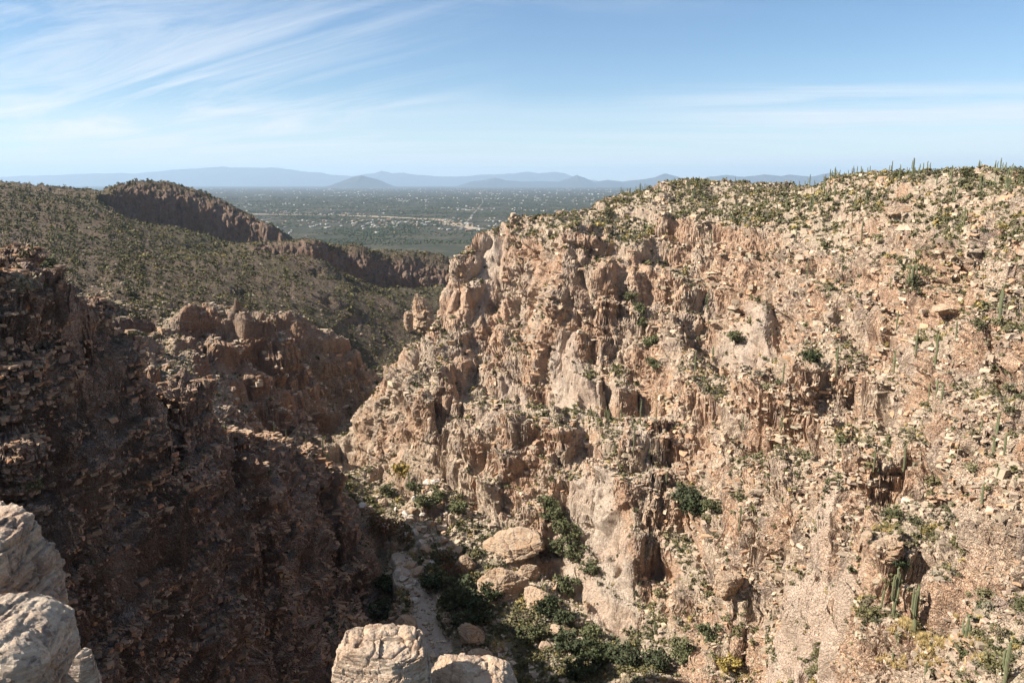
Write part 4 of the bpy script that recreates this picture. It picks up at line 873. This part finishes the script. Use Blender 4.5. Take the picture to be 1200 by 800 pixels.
# two rock pinnacles in front of the prow
for a_, b_, w_, h_, lk in [(497,388,26,50,'thick knobbly rock pinnacle standing before the prow'), (481,388,11,30,'thin rock pinnacle left of the thick one')]:
    p_ = VX[near_px(a_, b_)]; d = float(project(*p_)[2]); ww, hh = w_ * d / F / 2, h_ * d / F / 2
    boulder('rock_pinnacle', 800 + a_, (float(p_[0]), float(p_[1]), float(p_[2]) + hh * .75), (ww, ww, hh), .3, MBO, lk, 'rock pinnacle', None, sub=5, fr=1.4, lay=.16, cr=.12, power=4)
# ------------------------------------------------------------------ rocks by the camera
MF1 = stone_mat('foreground_rock', (.52,.41,.31), (.36,.265,.195), (.28,.18,.125), 2.6, dark=(.085,.07,.075), st=1.0, dist=.05, tilt=.5)
tc = MF1.n('ShaderNodeTexCoord').outputs['Object']
MF2 = stone_mat('tan_foreground_rock', (.50,.40,.30), (.40,.29,.205), (.38,.25,.16), 2.6, dark=(.20,.13,.10), st=1.0, dist=.05)
MF3 = stone_mat('lichened_rock', (.54,.44,.34), (.37,.28,.21), (.28,.19,.135), 2.6, dark=(.085,.07,.075), st=1.0, dist=.05, tilt=.6)
tc = MF3.n('ShaderNodeTexCoord').outputs['Object']; sz_ = MF3.n('ShaderNodeSeparateXYZ'); MF3.l(tc, sz_.inputs[0])
lic = MF3.math('MULTIPLY', MF3.ramp(MF3.noise(tc, 9, 4, .6), .5, .6), MF3.math('MULTIPLY', MF3.ramp(sz_.outputs[0], .12, .28), MF3.ramp(sz_.outputs[2], .12, -.02)))
old = MF3.b.inputs['Base Color'].links[0].from_socket; MF3.l(MF3.mix(lic, old, (.42,.38,.04)), MF3.b.inputs['Base Color'])
def fg(name, seed, px0, px1, py0, py1, Yd, depth, yaw, mat, label, **kw):
    a_ = P((px0 + px1) / 2, (py0 + py1) / 2, Yd); b_ = P(px0, (py0 + py1) / 2, Yd); c_ = P(px1, (py0 + py1) / 2, Yd); t_ = P((px0 + px1) / 2, py0, Yd); u_ = P((px0 + px1) / 2, py1, Yd)
    a_ = P((px0 + px1) / 2, (py0 + py1) / 2, Yd + depth * .7); return boulder(name, seed, a_, ((c_[0] - b_[0]) / 2, depth, (t_[2] - u_[2]) / 2), yaw, mat.m, label, 'boulder', None, sub=7, fr=kw.pop('fr', 1.3), **kw)
fg('foreground_rock', 901, -150, 50, 606, 800, 5.2, .45, .08, MF1, 'grey cracked block of rock at the left edge, above the sloping slab', lay=.05, power=9, tilt=-.12, cut=(1.2,1.5), fr=1.2)
fg('foreground_rock', 902, -170, 84, 722, 960, 4.4, .42, .1, MF3, 'pale streaked sloping slab with yellow lichen in the bottom left corner', lay=.04, power=6, tilt=.5, cut=(1.05,1.4), fr=1.2, cr=.03)
fg('foreground_rock', 903, 84, 124, 762, 870, 4.5, .12, .3, MF1, 'small grey rock beside the lichened slab at the bottom left', lay=.06, power=4)
fg('foreground_rock', 904, 392, 506, 746, 900, 4.6, .30, .1, MF2, 'cream and brown rounded rock at the bottom edge above the wash', lay=.06, power=4.5, cut=(.85, 1.15), ncut=9, cr=.04)
fg('foreground_rock', 905, 470, 610, 786, 930, 4.8, .34, -.1, MF2, 'flat tan slab to the right of the cream rock at the bottom edge', lay=.04, power=5)
V, Fc = boulder_mesh(950, (6, 2.6, 7), sub=6, fr=1.2, lay=.05, power=6)
o = tag(mesh_obj('outcrop', V, Fc, MF1.m), 'rock ledge below the viewpoint carrying the foreground rocks', 'outcrop', kind='structure'); o.location = (-1.5, 3.4, -11.8)
# ------------------------------------------------------------------ the town on the plain
n_ = 7500; rr_ = np.exp(rng.uniform(math.log(3400), math.log(42000), n_)); an = rng.uniform(-.62, .30, n_); hx, hy = rr_ * np.sin(an), rr_ * np.cos(an)
dn = fbm(hx / 1400, hy / 1400, 0 * hx, 3, 401); keep = rng.random(n_) < sstep(-.25, .5, dn) * .8; hx, hy, rr_ = hx[keep], hy[keep], rr_[keep]; n_ = len(hx)
HV = np.array([(x, y, z) for z in (0, 1) for x, y in ((-1, -.7), (1, -.7), (1, .7), (-1, .7))] + [(-.6, 0, 1.3), (.6, 0, 1.3)], float)
HF = np.array([(0,1,5),(0,5,4),(1,2,6),(1,6,5),(2,3,7),(2,7,6),(3,0,4),(3,4,7),(4,5,9),(4,9,8),(5,6,9),(6,7,8),(6,8,9),(7,4,8)])
hs = rng.uniform(4, 9.5, n_) * (1 + rr_ / 22000) * np.where(rng.random(n_) < .06, 2.4, 1); hh = rng.uniform(3.5, 6, n_) * (1 + rr_ / 20000)
ht = np.array([.42,.39,.34]) * rng.uniform(.4, 1.5, (n_, 1)) ** 1.5 * rng.normal(1, .04, (n_, 3)); pos = np.stack([hx, hy, np.full(n_, ZP)], -1)
ppx, ppy, _ = project(hx, hy, pos[:, 2] + 2); ca, cb = cell(ppx, ppy); seen = (ppx > 0) & (ppx < 1200) & (ppy < 310) & (project(hx, hy, pos[:, 2])[2] < ZB[ca, cb] + 300)
first = np.argsort(-(hs / rr_) * seen)[:300]; mk = np.ones(n_, bool); mk[first] = False; yw = rng.uniform(0, 3.14, n_)
V_, F_, T_ = merge([(HV, HF)], pos[mk], hs[mk], yw[mk], np.zeros(mk.sum(), int), ht[mk], hh[mk])
tag(mesh_obj('distant_houses', V_, F_, TL, attrs={'tint': T_}), 'countless tiny pale buildings of the city on the plain', 'houses', kind='stuff')
MHs = [plain_mat('house_wall', c_, .5).m for c_ in ((.42,.40,.37), (.30,.25,.19), (.33,.20,.15))]; HM = [mesh_obj('house', HV, HF, m_, link=False) for m_ in MHs]; HL = ['white house', 'tan house', 'reddish roofed house']; items = []
bands = [(4200, 'nearest the canyon mouth'), (4800, 'on the near green flat'), (5400, 'on the green flat'), (6000, 'past the green flat'), (7000, 'in the middle of the plain'), (8500, 'well out on the plain'), (1e9, 'far out on the plain')]
for k_ in first:
    t_ = int(rng.choice(3, p=[.55, .35, .10])); o = HM[t_].copy(); C.objects.link(o); o.name = 'house'; o.location = pos[k_]; o.scale = (hs[k_], hs[k_], hh[k_]); o.rotation_euler = (0, 0, yw[k_])
    tag(o, 'x', 'house', 'pale houses scattered over the plain'); zn = [b_ for a_, b_ in bands if rr_[k_] < a_][0]
    col = 'behind the left hills' if ppx[k_] < 400 else 'left of centre' if ppx[k_] < 470 else 'beside the prow' if ppx[k_] < 540 else 'above the prow'
    items.append((o, HL[t_], zn + ' ' + col, float(ppx[k_])))
order_labels(items)
n_ = 60000; rr_ = np.exp(rng.uniform(math.log(3300), math.log(16000), n_)); an = rng.uniform(-.62, .30, n_); hx, hy = rr_ * np.sin(an), rr_ * np.cos(an)
dn = fbm(hx / 500, hy / 500, 0 * hx, 4, 402); keep = rng.random(n_) < sstep(-.4, .4, dn); hx, hy, rr_ = hx[keep], hy[keep], rr_[keep]; n_ = len(hx)
gt = np.array([.042,.052,.034]) * rng.uniform(.7, 1.6, (n_, 1)); ts = rng.uniform(3, 7, n_) * (1 + rr_ / 9000)
V_, F_, T_ = merge([rock_shape(1, 40)], np.stack([hx, hy, np.full(n_, ZP + 1)], -1), ts, rng.uniform(0, 6, n_), np.zeros(n_, int), gt, ts * .8)
tag(mesh_obj('plain_trees', V_, F_, TL, attrs={'tint': T_}), 'dark desert trees speckling the plain between the houses', 'trees', kind='stuff')
MRD = plain_mat('road_surface', (.13,.12,.105), .02, (.17,.15,.125)).m; MWS = plain_mat('dry_river_sand', (.34,.27,.20), .01, (.26,.21,.16)).m
def strip(name, P_, w_, mat, label, dz):
    P_ = np.array(P_, float); t_ = np.linspace(0, len(P_) - 1, 60); c_ = np.stack([np.interp(t_, range(len(P_)), P_[:, k]) for k in (0, 1)], 1); d_ = np.gradient(c_, axis=0); d_ /= np.linalg.norm(d_, axis=1)[:, None]; nn_ = np.stack([-d_[:, 1], d_[:, 0]], 1)
    ww = w_ * (1 + (.35 * np.sin(t_ * 5.1) if 'river' in name else 0 * t_)); a_ = c_ + nn_ * ww[:, None]; b_ = c_ - nn_ * ww[:, None]; V = np.concatenate([np.c_[a_, np.full(60, ZP + dz)], np.c_[b_, np.full(60, ZP + dz)]])
    tag(mesh_obj(name, V, [(k, k + 1, k + 61, k + 60) for k in range(59)], mat), label, name.replace('_', ' '), kind='structure')
strip('dry_river', [(-2600, 6600), (-1500, 6400), (-900, 5900), (-500, 5500), (-380, 4900), (-200, 4400)], 55, MWS, 'pale dry river bed curving over the plain', .3)
for k_, (a_, b_) in enumerate([((-5200, 7200), (2000, 7900)), ((-4200, 9800), (3200, 10600)), ((-9000, 14500), (5000, 15500)), ((-1700, 4100), (-2900, 16000)), ((-3600, 5000), (-6500, 17000)), ((-300, 4300), (-700, 17000)), ((-2500, 5200), (1200, 5500))]):
    strip('road', [a_, ((a_[0] + b_[0]) / 2 + 90, (a_[1] + b_[1]) / 2), b_], 9, MRD, ['nearest', 'second', 'farthest', 'middle', 'leftmost', 'rightmost', 'short'][k_] + ' straight road across the plain', .5 + .15 * k_)
log('plain')
#@@P4END
sc = bpy.context.scene
sc.view_settings.view_transform = 'Standard'; sc.view_settings.look = 'None'; sc.view_settings.exposure = 1.18; sc.view_settings.gamma = 1
sc.render.engine = 'CYCLES'; sc.cycles.use_denoising = True; sc.cycles.max_bounces = 3; sc.cycles.diffuse_bounces = 2; sc.cycles.use_adaptive_sampling = True; sc.cycles.adaptive_threshold = .02
log('done')
